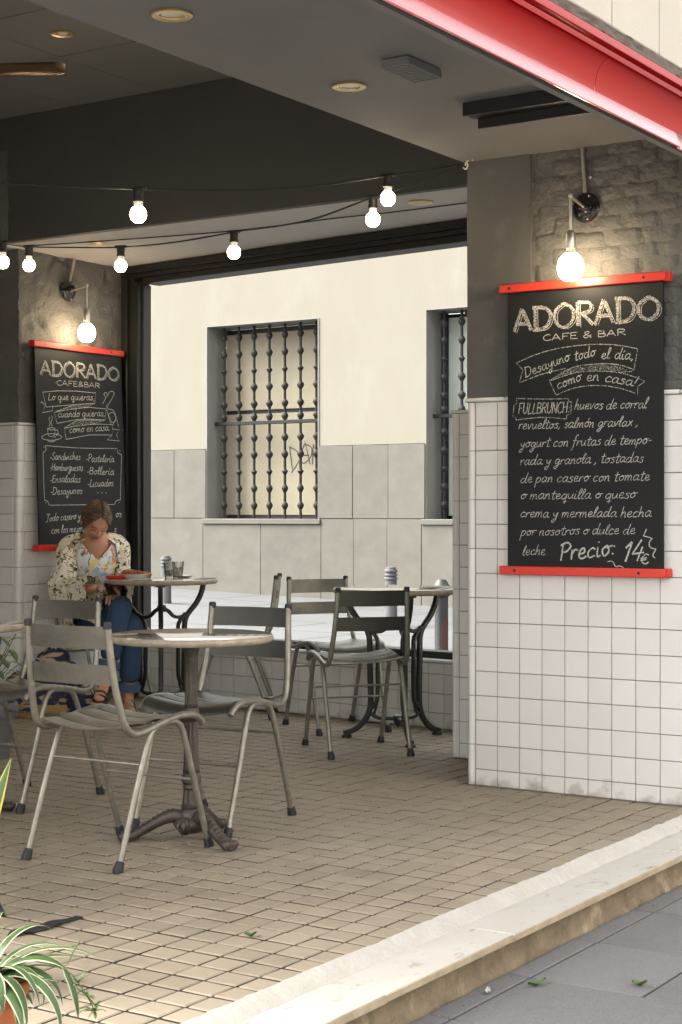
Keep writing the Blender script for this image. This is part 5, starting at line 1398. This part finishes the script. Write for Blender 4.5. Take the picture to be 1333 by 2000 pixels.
# bag on the floor
def ikat(name):
    m = mat(name, (0.012, 0.018, 0.055), 0.85, bump=.4, bscale=120)
    N, L = m.node_tree.nodes, m.node_tree.links
    b = N["Principled BSDF"]; tc = N.new("ShaderNodeTexCoord")
    mp = N.new("ShaderNodeMapping"); mp.inputs["Scale"].default_value = (20, 20, 48)
    vo = N.new("ShaderNodeTexVoronoi"); vo.inputs["Scale"].default_value = 1.6
    nz = N.new("ShaderNodeTexNoise"); nz.inputs["Scale"].default_value = 14
    mx0 = N.new("ShaderNodeMix"); mx0.data_type = 'VECTOR'; mx0.inputs[0].default_value = .35
    L.new(tc.outputs["Object"], mp.inputs[0]); L.new(mp.outputs[0], nz.inputs["Vector"]); L.new(mp.outputs[0], mx0.inputs[4]); L.new(nz.outputs["Color"], mx0.inputs[5]); L.new(mx0.outputs[1], vo.inputs["Vector"])
    rp_ = N.new("ShaderNodeValToRGB"); rp_.color_ramp.interpolation = 'CONSTANT'
    el_ = rp_.color_ramp.elements
    el_[0].position = 0; el_[0].color = (.012, .016, .05, 1); el_[1].position = .56; el_[1].color = (.36, .28, .20, 1)
    e = el_.new(.68); e.color = (.02, .02, .03, 1); e = el_.new(.84); e.color = (.30, .20, .10, 1); e = el_.new(.90); e.color = (.012, .016, .05, 1)
    sp_ = N.new("ShaderNodeSeparateColor"); L.new(vo.outputs["Color"], sp_.inputs[0]); L.new(sp_.outputs[0], rp_.inputs[0]); L.new(rp_.outputs[0], b.inputs["Base Color"])
    return m
M['ikat'] = ikat('woven_bag_cloth')
M['bag_tan'] = mat('tan_leather', (0.34, 0.20, 0.075), 0.7, var=(.22, .13, .05), vscale=8)
bg_ = thing('bag', 'navy and tan patterned cloth bag on the floor by the woman', 'bag', (-6.40, 6.80, 0), radians(30))
def bagf(u, v):
    th = 2 * pi * u; z = .03 + .31 * v
    k = (sin(pi * min(.5 + v * .5, 1)) ** .55) * (1 - .25 * v)
    f_ = 1 + .09 * noise.noise((cos(th) * 2, sin(th) * 2, v * 4)) + .05 * noise.noise((cos(th) * 5, sin(th) * 5, v * 9))
    return (.245 * k * f_ * cos(th), .16 * k * f_ * sin(th), z + .02 * noise.noise((cos(th) * 3, sin(th) * 3, 3)))
m_ = MB().grid(bagf, 48, 22)
obj('body', m_, M['ikat'], bg_, angle=180, solid=False)
obj('base', MB().grid(lambda u, v: (.250 * (1 + .05 * noise.noise((cos(6.28 * u) * 2, sin(6.28 * u) * 2, 8))) * cos(2 * pi * u) * (1 - .12 * (1 - v) ** 2), .165 * sin(2 * pi * u) * (1 - .12 * (1 - v) ** 2), .002 + .075 * v), 48, 6).add([(.22 * cos(2 * pi * k / 24), .145 * sin(2 * pi * k / 24), .002) for k in range(24)], [tuple(range(24))]), M['bag_tan'], bg_, angle=180, solid=False)
obj('flap', MB().grid(lambda u, v: ((.03 + (.115 + .02 * noise.noise((cos(6.283 * u) * 2, sin(6.283 * u) * 2, v * 3))) * cos(2 * pi * u) * sin(pi * min(.04 + v * .62, 1)) ** .7), (.0 + .09 * sin(2 * pi * u) * sin(pi * min(.04 + v * .62, 1)) ** .7), .375 - .13 * v + .02 * noise.noise((cos(6.283 * u) * 1.5 + v, sin(6.283 * u) * 1.5, 7))), 32, 12), M['ikat'], bg_, angle=180, solid=False)
obj('side_pouch', MB().sphere((.20, -.10, .09), (.085, .07, .085), 16, 10), M['ikat'], bg_, angle=180)
obj('strap', MB().tube(spline([(-.16, -.06, .25), (-.24, -.13, .16), (-.27, -.14, .06), (-.22, -.16, .02)], 6), .012, 8, flat=(1, 2)), M['ikat'], bg_, angle=180)
# ================================================================== THE SEATED WOMAN
def skin(name, nodes, edges, sub=2):
    """nodes: list of (pos, rx, ry); first node is the root"""
    me = bpy.data.meshes.new(name)
    me.from_pydata([n[0] for n in nodes], edges, [])
    o = bpy.data.objects.new(name, me); COL.objects.link(o)
    md = o.modifiers.new("s", 'SKIN'); md.use_smooth_shade = True
    for i, n in enumerate(nodes):
        sv = me.skin_vertices[0].data[i]
        sv.radius = (n[1], n[2] if len(n) > 2 else n[1]); sv.use_root = (i == 0)
    ms = o.modifiers.new("d", 'SUBSURF'); ms.levels = ms.render_levels = sub
    bpy.context.view_layer.update()
    r = bpy.data.meshes.new_from_object(o.evaluated_get(bpy.context.evaluated_depsgraph_get()))
    bpy.data.objects.remove(o); bpy.data.meshes.remove(me)
    return r
def to_mb(me, mb, mi=0, mtx=None):
    mb.add([v.co[:] for v in me.vertices], [tuple(p.vertices) for p in me.polygons], mi, mtx)
def cloth_print(name, base, specs, bumpd=.004):
    """printed cloth: base colour with irregular blotches; specs = (scale, lo, hi, colour, stretch)"""
    m = bpy.data.materials.new(name); m.use_nodes = True
    N, L = m.node_tree.nodes, m.node_tree.links
    b = N["Principled BSDF"]; b.inputs["Roughness"].default_value = .8
    tc = N.new("ShaderNodeTexCoord"); cur = None
    for i, (sc_, lo, hi, col, off) in enumerate(specs):
        mp = N.new("ShaderNodeMapping"); mp.inputs["Location"].default_value = (off, off * 1.7, off * .6)
        L.new(tc.outputs["Object"], mp.inputs[0])
        nz = N.new("ShaderNodeTexNoise"); nz.inputs["Scale"].default_value = sc_; nz.inputs["Detail"].default_value = 2.5; nz.inputs["Distortion"].default_value = 1.6
        L.new(mp.outputs[0], nz.inputs["Vector"])
        mr = N.new("ShaderNodeMapRange"); mr.inputs[1].default_value = lo; mr.inputs[2].default_value = hi
        L.new(nz.outputs[0], mr.inputs[0])
        mx = N.new("ShaderNodeMix"); mx.data_type = 'RGBA'
        if cur is None: mx.inputs[6].default_value = (*base, 1)
        else: L.new(cur, mx.inputs[6])
        mx.inputs[7].default_value = (*col, 1); L.new(mr.outputs[0], mx.inputs[0]); cur = mx.outputs[2]
    L.new(cur, b.inputs["Base Color"])
    n3 = N.new("ShaderNodeTexNoise"); n3.inputs["Scale"].default_value = 22
    mp = N.new("ShaderNodeMapping"); mp.inputs["Scale"].default_value = (1, 1, .3); L.new(tc.outputs["Object"], mp.inputs[0]); L.new(mp.outputs[0], n3.inputs["Vector"])
    bp = N.new("ShaderNodeBump"); bp.inputs["Strength"].default_value = .6; bp.inputs["Distance"].default_value = .012; L.new(n3.outputs[0], bp.inputs["Height"]); L.new(bp.outputs[0], b.inputs["Normal"])
    return m
M['skin'] = mat('skin', (0.50, 0.25, 0.15), 0.45, var=(0.43, 0.205, 0.118), vscale=9)
M['skin'].node_tree.nodes["Principled BSDF"].inputs["Subsurface Weight"].default_value = 0.08
M['skin'].node_tree.nodes["Principled BSDF"].inputs["Subsurface Radius"].default_value = (.01, .004, .002)
M['lips'] = mat('lips', (0.26, 0.075, 0.055), 0.45)
M['brow'] = mat('brows_and_lashes', (0.05, 0.028, 0.014), 0.7)
M['nail'] = mat('painted_nail', (0.45, 0.08, 0.06), 0.3)
M['hair'] = mat('brown_hair', (0.036, 0.018, 0.009), 0.42, var=(0.16, 0.09, 0.04), vscale=26, vamt=0.75, stretch=(1, .16, .5), bump=.5, bscale=70)
M['denim'] = mat('blue_denim', (0.028, 0.062, 0.125), 0.85, var=(0.018, 0.040, 0.085), vscale=7, vamt=.9, bump=.25, bscale=260, bdist=.001, stain=(0.055, 0.105, 0.18), stscale=5, stlo=.55, sthi=.85)
M['denim_hem'] = mat('denim_hem', (0.05, 0.095, 0.165), 0.9, var=(.03, .06, .11), vscale=40)
M['kimono'] = cloth_print('floral_kimono', (0.72, 0.66, 0.53), [(21, .585, .60, (.17, .145, .05), 3), (27, .600, .612, (.022, .036, .02), 9), (44, .640, .655, (.016, .02, .022), 14), (18, .665, .68, (.45, .29, .06), 21), (13, .70, .71, (.45, .05, .035), 31)])
M['top'] = cloth_print('tie_dye_top', (0.70, 0.71, 0.74), [(7, .50, .64, (.34, .44, .62), 2), (10, .54, .63, (.74, .62, .20), 11), (11, .58, .64, (.70, .25, .05), 17), (14, .59, .64, (.14, .17, .20), 27), (8, .62, .72, (.68, .34, .30), 37)])
M['sandal'] = mat('sandal_leather', (0.03, 0.02, 0.018), 0.5)
M['sole'] = mat('sandal_sole', (0.10, 0.07, 0.045), 0.8)
M['gold'] = mat('thin_gold_chain', (0.65, 0.45, 0.2), 0.3, metal=.8)
M['phone'] = mat('dark_phone', (0.01, 0.01, 0.012), 0.2)

wo = thing('person', 'seated woman in floral kimono and blue jeans looking down at her hands', 'person', (-6.40, 7.20, 0))
O_ = Vector(wo.location)
def A_(x, y, z): return Vector((x, y, z)) - O_
hip = A_(-6.46, 7.275, .545)
F_ = Vector((cos(radians(-36)), sin(radians(-36)), 0)); Rt = Vector((F_.y, -F_.x, 0))     # facing, and her right hand side
Rt = Vector((sin(radians(-36)), -cos(radians(-36)), 0))
up_ = Vector((0, 0, 1))
waist = A_(-6.455, 7.235, .68); chest = A_(-6.425, 7.195, .84); neck = A_(-6.375, 7.15, .985); throat = A_(-6.34, 7.115, 1.03)
headc = A_(-6.282, 7.058, 1.085)
shR = neck + Rt * .142 + Vector((0, 0, -.048)); shL = neck - Rt * .142 + Vector((0, 0, -.045))
elR = shR + Rt * .052 + F_ * .035 + Vector((0, 0, -.245)); elL = shL - Rt * .005 - F_ * .01 + Vector((0, 0, -.245))
haR = A_(-6.125, 6.935, .720); haL = A_(-6.105, 7.01, .700)
hjR = hip + Rt * .085 + F_ * .02 + Vector((0, 0, -.015)); hjL = hip - Rt * .085 + F_ * .02 + Vector((0, 0, -.015))
knR = A_(-5.985, 7.035, .515); anR = A_(-6.040, 7.055, .095)          # standing leg (her right)
knL = A_(-6.020, 6.975, .625); anL = A_(-6.045, 6.872, .215)          # crossed leg (her left), foot hanging
toR = A_(-5.925, 6.945, .025); toL = A_(-6.005, 6.765, .105)
nodes = [(hip, .13, .105), (waist, .125, .09), (chest, .135, .095), (neck - up_ * .03, .085, .06), (throat, .044, .044), (headc - up_ * .01, .05, .05),
         (shR, .052, .05), (elR, .039, .037), (haR - (haR - elR).normalized() * .045, .024, .020),
         (shL, .052, .05), (elL, .039, .037), (haL - (haL - elL).normalized() * .045, .024, .020),
         (hjR, .088, .085), (knR, .058, .058), (anR + (knR - anR) * .62, .053, .053), (anR, .034, .034),
         (hjL, .088, .085), (knL, .058, .058), (anL + (knL - anL) * .62, .053, .053), (anL, .034, .034),
         (anR + (toR - anR) * .30 + Vector((0, 0, -.030)), .036, .030), (toR + (anR - toR) * .28, .038, .022), (toR, .034, .014),
         (anL + (toL - anL) * .35 + Vector((0, 0, -.012)), .035, .030), (toL + (anL - toL) * .28, .036, .022), (toL, .032, .014)]
edges = [(0, 1), (1, 2), (2, 3), (3, 4), (4, 5), (3, 6), (6, 7), (7, 8), (3, 9), (9, 10), (10, 11), (0, 12), (12, 13), (13, 14), (14, 15), (0, 16), (16, 17), (17, 18), (18, 19), (15, 20), (20, 21), (21, 22), (19, 23), (23, 24), (24, 25)]
bodyMB = MB(); to_mb(skin('body_core', nodes, edges), bodyMB)
# hands: palm and five bent fingers
def hand(wrist, d, palm_n, side, mb):
    """d: pointing direction, palm_n: back-of-hand normal, side: +1 thumb along +s"""
    d = d.normalized(); s = d.cross(palm_n).normalized(); nrm = s.cross(d).normalized()
    pal = MB().sphere((0, 0, 0), (.047, .040, .015), 14, 10)
    mt = Matrix.Identity(4)
    for i in range(3): mt[i][0] = d[i]; mt[i][1] = s[i]; mt[i][2] = nrm[i]
    c = wrist + d * .040
    for i in range(3): mt[i][3] = c[i]
    mb.add(pal.v, pal.f, 0, mt)
    for k, (off, L_) in enumerate(((-.027, .058), (-.009, .070), (.010, .074), (.028, .067))):
        b = c + d * .034 + s * (off * side)
        p1 = b + d * (L_ * .42) + nrm * .004
        p2 = p1 + d * (L_ * .30) - nrm * (L_ * .22)
        p3 = p2 + d * (L_ * .18) - nrm * (L_ * .24)
        mb.tube(spline([b - d * .016, b, p1, p2, p3], 3), [.0088] * 4 + [.0085] * 3 + [.0078] * 3 + [.0070] * 2 + [.0048], 8)
    b = c + s * (.030 * side) - d * .018
    mb.tube(spline([b - s * (.012 * side), b + s * (.016 * side) + d * .016 - nrm * .006, b + s * (.024 * side) + d * .040 - nrm * .012, b + s * (.022 * side) + d * .056 - nrm * .018], 4), [.0115] * 5 + [.010] * 4 + [.0085] * 3 + [.006], 8)
hand(haR - (haR - elR).normalized() * .03, (haL - haR).normalized() * .75 + F_ * .5 - up_ * .15, up_ + F_ * .25, -1, bodyMB)
hand(haL - (haL - elL).normalized() * .03, -(haL - haR).normalized() * .35 + F_ * .75 - up_ * .45, up_ * .9 + F_ * .3, 1, bodyMB)
# toes
for (t_, an) in ((toR, anR), (toL, anL)):
    d = (t_ - an); d.z *= .3; d.normalize(); s = d.cross(up_).normalized()
    for k in range(5):
        sz = .0105 - .0012 * abs(k - 0) if an is anR else .0105 - .0012 * (4 - k)
        bodyMB.sphere(tuple(t_ + d * (.026 - .003 * abs(k - 1.5)) + s * ((k - 2) * .0145) + up_ * -.002), (sz, sz, sz * .8), 8, 6)
# head with a face
HW, HD, HH = .074, .094, .118
def head_pt(th, ph):
    """th around (0 = face), ph from pole"""
    x, y, z = sin(ph) * sin(th), sin(ph) * cos(th), cos(ph)
    px, py, pz = x * HW, y * HD, z * HH
    if z < .1:                                   # jaw narrows
        k = min(1, (.1 - z) / 1.1)
        px *= 1 - .42 * k ** 1.2
        py *= 1 - (.10 if y > 0 else .34) * k
    if y > 0:
        py *= 1 - .10 * (1 - abs(x)) ** 3
        g = lambda cx, cz, sx, sz: math.exp(-((px - cx) / sx) ** 2 - ((pz - cz) / sz) ** 2)
        py += .006 * g(0, .030, .05, .012)                                   # brow
        for s in (-1, 1):
            py -= .011 * g(s * .030, .010, .015, .011)                       # sockets
            py += .0055 * g(s * .030, .008, .011, .007)                      # lids
            py += .004 * g(s * .036, -.022, .018, .016)                      # cheek bones
        py += .021 * g(0, -.026, .010, .011) + .012 * g(0, -.006, .008, .020)  # nose
        py += .006 * g(-.011, -.030, .007, .007) + .006 * g(.011, -.030, .007, .007)
        py += .0065 * g(0, -.054, .019, .0048) + .0075 * g(0, -.064, .016, .0055) - .004 * g(0, -.0590, .019, .0018)
        py -= .005 * g(0, -.077, .02, .006)
        py += .010 * g(0, -.097, .022, .014)                                 # chin
    return Vector((px, py, pz))
hm = Matrix.Identity(4)
hyaw = radians(-34); pitch = radians(-40)
hf = Vector((cos(hyaw) * cos(pitch), sin(hyaw) * cos(pitch), sin(pitch))); hr = Vector((sin(hyaw), -cos(hyaw), 0)); hu = hr.cross(hf).normalized()
roll = radians(4)
hr, hu = hr * cos(roll) + hu * sin(roll), hu * cos(roll) - hr * sin(roll)
for i in range(3): hm[i][0] = hr[i]; hm[i][1] = hf[i]; hm[i][2] = hu[i]; hm[i][3] = headc[i]
hv = []; hfs = []; hmi = []
NT, NP = 88, 72
for j in range(NP + 1):
    for i in range(NT):
        th = 2 * pi * i / NT
        th = th - .42 * sin(th)                 # denser towards the face
        hv.append(head_pt(th, pi * j / NP))
for j in range(NP):
    for i in range(NT):
        a, b, c, d = j * NT + i, j * NT + (i + 1) % NT, (j + 1) * NT + (i + 1) % NT, (j + 1) * NT + i
        hfs.append((a, d, c, b))
        q = (hv[a] + hv[b] + hv[c] + hv[d]) / 4
        k = 0
        if q.y > .02:
            if abs(q.x) < .021 and abs(q.z + .059) < .0085 * (1 - (q.x / .024) ** 2): k = 1
            for s in (-1, 1):
                ex = (q.x * s - .031)
                if abs(ex) < .017 and abs(q.z - (.0275 - 14 * ex * ex + .08 * ex)) < .0026: k = 2
                if abs(ex + .001) < .0145 and abs(q.z - (.0020 + 10 * ex * ex)) < .0019: k = 2
        hmi.append(k)
o = len(bodyMB.v)
bodyMB.v += [tuple(hm @ p) for p in hv]; bodyMB.f += [tuple(i + o for i in f) for f in hfs]; bodyMB.m += hmi
for s in (-1, 1):  # ears
    bodyMB.sphere((s * .076, -.008, -.004), (.007, .018, .030), 10, 8, 0, hm)
obj('body', bodyMB, [M['skin'], M['lips'], M['brow']], wo, angle=180)

# hair swept back from a middle parting, gathered at the nape
def hair_pt(u, v, lift):
    th = 2 * pi * u; ph = pi * v
    p = head_pt(th, ph)
    x, y, z = sin(ph) * sin(th), sin(ph) * cos(th), cos(ph)
    g = noise.noise((th * 9, ph * 1.5, 1)) * .0035 + noise.noise((th * 24, ph * 3, 5)) * .0022
    part = -.007 * math.exp(-(x / .07) ** 2) * (1 if y > -.2 and z > 0 else 0)
    puff = .004 + .010 * max(0, z) + .007 * max(0, -y)
    return p + Vector((x, y, z * .8)) * (lift + g + part + puff)
hb_ = MB(); HN, HM = 110, 60
idx = {}; 
for j in range(HM + 1):
    for i in range(HN): hb_.v.append(tuple(hair_pt(i / HN, j / HM, .004)))
for j in range(HM):
    for i in range(HN):
        th = 2 * pi * (i + .5) / HN; ph = pi * (j + .5) / HM
        a = abs((th + pi) % (2 * pi) - pi)     # 0 face, pi back
        z = cos(ph)
        line_ = .70 - .20 * (a / .6) ** 2 if a < .6 else (.50 - .99 * ((a - .6) / .75) ** 1.3 if a < 1.35 else -.49 - .25 * (a - 1.35))
        if a > 1.15 and a < 1.75: line_ = max(line_, -.12 + .25 * (1.75 - a) - .5 * max(0, a - 1.45))
        line_ += .03 * noise.noise((th * 6, 0, 2))
        if z > line_:
            hb_.f.append((j * HN + i, (j + 1) * HN + i, (j + 1) * HN + (i + 1) % HN, j * HN + (i + 1) % HN)); hb_.m.append(0)
used = sorted({i for f in hb_.f for i in f}); mp_ = {v: i for i, v in enumerate(used)}
hb_.v = [hb_.v[i] for i in used]; hb_.f = [tuple(mp_[i] for i in f) for f in hb_.f]
hb_.sphere((0.0, -.098, -.035), (.030, .030, .034), 14, 10)
hb_.m = [0] * len(hb_.f)
def dir_pt(d, lift):
    d = d.normalized(); th = math.atan2(d.x, d.y); ph = math.acos(max(-1, min(1, d.z)))
    p = head_pt(th, ph)
    return p + Vector((d.x, d.y, d.z * .8)) * (lift + .004 + .010 * max(0, d.z) + .007 * max(0, -d.y))
rr = random.Random(3)
for k in range(420):   # locks combed from the parting to the sides and back to the nape
    s_ = rr.choice((-1, 1)); e_ = radians(rr.uniform(47, 150)) if k % 5 else radians(rr.uniform(45, 62))
    d0 = Vector((s_ * rr.uniform(.01, .06), cos(e_), sin(e_)))
    lo = rr.uniform(0, 1)
    d1 = Vector((s_ * (.62 + .1 * lo), cos(e_) * .75 + .10, .72 - .12 * lo))
    d2 = Vector((s_ * .98, cos(e_) * .22 - .12 - .1 * lo, .30 - .30 * lo))
    d3 = Vector((s_ * .72, -.72, -.05 - .35 * lo))
    d4 = Vector((s_ * .12, -1.0, -.30))
    lf_ = rr.uniform(.000, .0055)
    Q = [dir_pt(q, lf_ + .0022 * sin(i * 1.3 + k)) for i, q in enumerate(spline([d0, d1, d2, d3, d4], 5))]
    rad = rr.uniform(.0016, .0030)
    n_ = len(Q)
    m0 = rr.choice((0, 0, 0, 1, 1, 2))
    hb_.tube([tuple(q) for q in Q], [rad * (.35 + .65 * sin(pi * min(1, .12 + i / n_))) for i in range(n_)], 4, mi=m0)
for k in range(16):    # short loose wisps at the temples
    s_ = rr.choice((-1, 1)); a0 = rr.uniform(.55, 1.1)
    d0 = Vector((s_ * sin(a0), cos(a0), rr.uniform(.25, .5)))
    hb_.tube([tuple(dir_pt(d0 + Vector((0, -.02 * t, -.10 * t)), .003 + .002 * t)) for t in range(4)], [.0014, .0012, .0009, .0004], 4, mi=rr.choice((0, 1)))
hm_ = MB(); hm_.add(hb_.v, hb_.f, 0, hm); hm_.m = list(hb_.m)
M['hair_mid'] = mat('light_brown_hair', (0.072, 0.037, 0.017), 0.4)
M['hair_blonde'] = mat('blonde_streaks', (0.25, 0.15, 0.065), 0.4)
ho = obj('hair', hm_, [M['hair'], M['hair_mid'], M['hair_blonde']], wo, angle=180, solid=False)

# jeans
def leg_nodes(hj, kn, an, f_):
    return [(hj, .103, .10), (hj.lerp(kn, .5), .092, .09), (kn, .072, .072), (kn.lerp(an, .35), .066, .066), (kn.lerp(an, f_ - .02), .063, .063)]
nj = [(hip + up_ * .015, .145, .118), (waist - up_ * .02, .135, .10)] + leg_nodes(hjR, knR, anR, .84) + leg_nodes(hjL, knL, anL, .80)
ej = [(0, 1), (0, 2), (2, 3), (3, 4), (4, 5), (5, 6), (0, 7), (7, 8), (8, 9), (9, 10), (10, 11)]
jm = MB(); to_mb(skin('jeans_core', nj, ej), jm)
obj('jeans', jm, M['denim'], wo, angle=180)
m_ = MB()
for kn, an, f_ in ((knR, anR, .84), (knL, anL, .80)):
    a, b = kn.lerp(an, f_ - .05), kn.lerp(an, f_ + .055)
    m_.tube([a, a.lerp(b, .3), b, b, a.lerp(b, .8)], [.062, .0655, .066, .061, .050], 20)
obj('hem', m_, M['denim_hem'], wo, angle=50)

# tie-dye top with scooped neck, and open kimono with wide sleeves
spn = [hip + up_ * .03, waist, chest, neck - up_ * .035, neck + up_ * .010]
def torso(v, a, ex, fold=0.0):
    f_ = v * 4; k = min(int(f_), 3); t = f_ - k
    c = spn[k].lerp(spn[k + 1], t)
    ws = [.145, .128, .146, .134, .070]; ds = [.122, .112, .122, .088, .062]
    w = ws[k] + (ws[k + 1] - ws[k]) * t + ex; d = ds[k] + (ds[k + 1] - ds[k]) * t + ex
    q = 1 + fold * noise.noise((a * 2.4, v * 3, 4)) + fold * .6 * noise.noise((a * 6, v * 2, 8))
    bust = .020 * math.exp(-((v - .52) / .14) ** 2) * max(0, cos(a)) * (.75 + .25 * cos(2.6 * abs(a) - 1.6))
    return c + F_ * ((d * q + bust) * cos(a)) + Rt * (w * q * sin(a))
m_ = MB()
def topf(u, v):
    a = -pi + 2 * pi * u
    neckline = .96 - .40 * max(0, 1 - (abs(a) / 1.05)) ** .85
    return tuple(torso(v * neckline, a, .012, .05))
m_.grid(topf, 72, 30)
obj('top', m_, M['top'], wo, angle=180, solid=False)
m_ = MB()
def kim(u, v):
    a0 = .98 - .30 * v
    a = a0 + (2 * pi - 2 * a0) * u
    if a > pi: a -= 2 * pi
    p = torso(.02 + .95 * v, a, .019 + .014 * (1 - v), .13)
    return tuple(p)
m_.grid(kim, 70, 30)
# front falls over the lap and down her right side
for s, sh, el, ha in ((1, shR, elR, haR), (-1, shL, elL, haL)):
    wr = el.lerp(ha, .80)
    C_ = spline([neck + Rt * (s * .07) + up_ * -.012, sh + Rt * (s * .01), sh.lerp(el, .5), el + Rt * (s * .01), el.lerp(wr, .5), wr], 7)
    n = len(C_); vs = []; fs = []
    for i, c in enumerate(C_):
        f_ = i / (n - 1)
        r0 = .047 + .022 * min(1, f_ * 1.6)
        hang = .0 if f_ < .3 else .13 * ((f_ - .3) / .7) ** 1.1
        t = (C_[min(i + 1, n - 1)] - C_[max(i - 1, 0)]).normalized()
        side = (Rt * s); side = (side - t * side.dot(t)).normalized(); dn = t.cross(side); 
        if dn.z > 0: dn = -dn
        if abs(dn.z) < .35: dn = (F_ * .75 + up_ * -.3).normalized(); dn = (dn - t * dn.dot(t)).normalized()
        for q in range(28):
            th = 2 * pi * q / 28
            fo = 1 + .16 * noise.noise((th * 2.2, f_ * 3, s * 3)) + .075 * sin(th * 7 + s + f_ * 2.5) * min(1, f_ * 3)
            vv = side * (r0 * fo * cos(th)) + dn * (r0 * fo * sin(th))
            if sin(th) > 0: vv += -up_ * (hang * sin(th) ** 1.5) 
            vs.append(tuple(c + vv))
    for i in range(n - 1):
        for q in range(28): fs.append((i * 28 + q, i * 28 + (q + 1) % 28, (i + 1) * 28 + (q + 1) % 28, (i + 1) * 28 + q))
    m_.add(vs, fs)
# tails of the kimono hanging beside the thighs
for s in (1, -1):
    b = hip + Rt * (s * .155) + up_ * .10
    m_.grid(lambda u, v, s=s, b=b: tuple(b + F_ * (-.12 + .26 * u) + Rt * (s * (.02 + .025 * v + .012 * sin(u * 11 + v))) - up_ * (.30 * v)), 14, 10)
ko = obj('kimono', m_, M['kimono'], wo, angle=180, solid=False)
ch_ = spline([throat + Rt * .055 - F_ * .0 - up_ * .02, neck + Rt * .052 + F_ * .062 - up_ * .045, chest + Rt * .004 + F_ * .140 + up_ * .030, neck - Rt * .052 + F_ * .062 - up_ * .045, throat - Rt * .055 - up_ * .02], 8)
obj('necklace', MB().tube(ch_, .0022, 6), M['gold'], wo)
# sandals
def sandal(t_, an, hang):
    d = t_ - an
    if not hang: d.z = 0
    else: d.z *= .55
    d.normalize(); s = d.cross(up_).normalized(); nn = s.cross(d).normalized()
    if nn.z < 0: nn = -nn
    base = t_ - nn * .019 + d * .034
    sd_ = MB(); n = 16; vs = []; fs = []
    for h in (-.016, -.001):
        for i in range(n + 1):
            f_ = i / n; w = .042 * (sin(pi * min(max(f_, .04), .96)) ** .45) * (1 - .18 * f_)
            for q in (-1, 1): vs.append(tuple(base - d * (.245 * f_) + s * (w * q) + nn * h))
    k0 = 2 * (n + 1)
    for i in range(n):
        fs += [(2 * i, 2 * i + 1, 2 * i + 3, 2 * i + 2), (k0 + 2 * i, k0 + 2 * i + 2, k0 + 2 * i + 3, k0 + 2 * i + 1), (2 * i, 2 * i + 2, k0 + 2 * i + 2, k0 + 2 * i), (2 * i + 1, k0 + 2 * i + 1, k0 + 2 * i + 3, 2 * i + 3)]
    fs += [(0, k0, k0 + 1, 1), (2 * n, 2 * n + 1, k0 + 2 * n + 1, k0 + 2 * n)]
    sd_.add(vs, fs); so = obj('sandal', sd_, M['sole'], wo)
    st2 = MB()
    for (f0, f1, hh) in ((-.050, -.085, .040), (-.10, -.075, .052), (-.15, -.165, .080)):
        P = spline([base + d * f0 + s * .040, base + d * ((f0 + f1) / 2) + s * .026 + nn * (hh * .8), base + d * ((f0 + f1) / 2) + nn * hh, base + d * ((f0 + f1) / 2) - s * .026 + nn * (hh * .8), base + d * f1 - s * .040], 5)
        st2.tube(P, .0055, 8, flat=(1, 1.6))
    obj('strap', st2, M['sandal'], so)
sandal(toR, anR, False); sandal(toL, anL, True)
ph = thing('phone', 'dark phone held in the lap of the seated woman', 'phone', tuple(Vector((-6.085, 6.945, .700))), radians(-36))
c_ = obj('case', MB().box((0, 0, 0), (.135, .068, .009), .003), M['phone'], ph); c_.rotation_euler = (0, radians(14), 0)
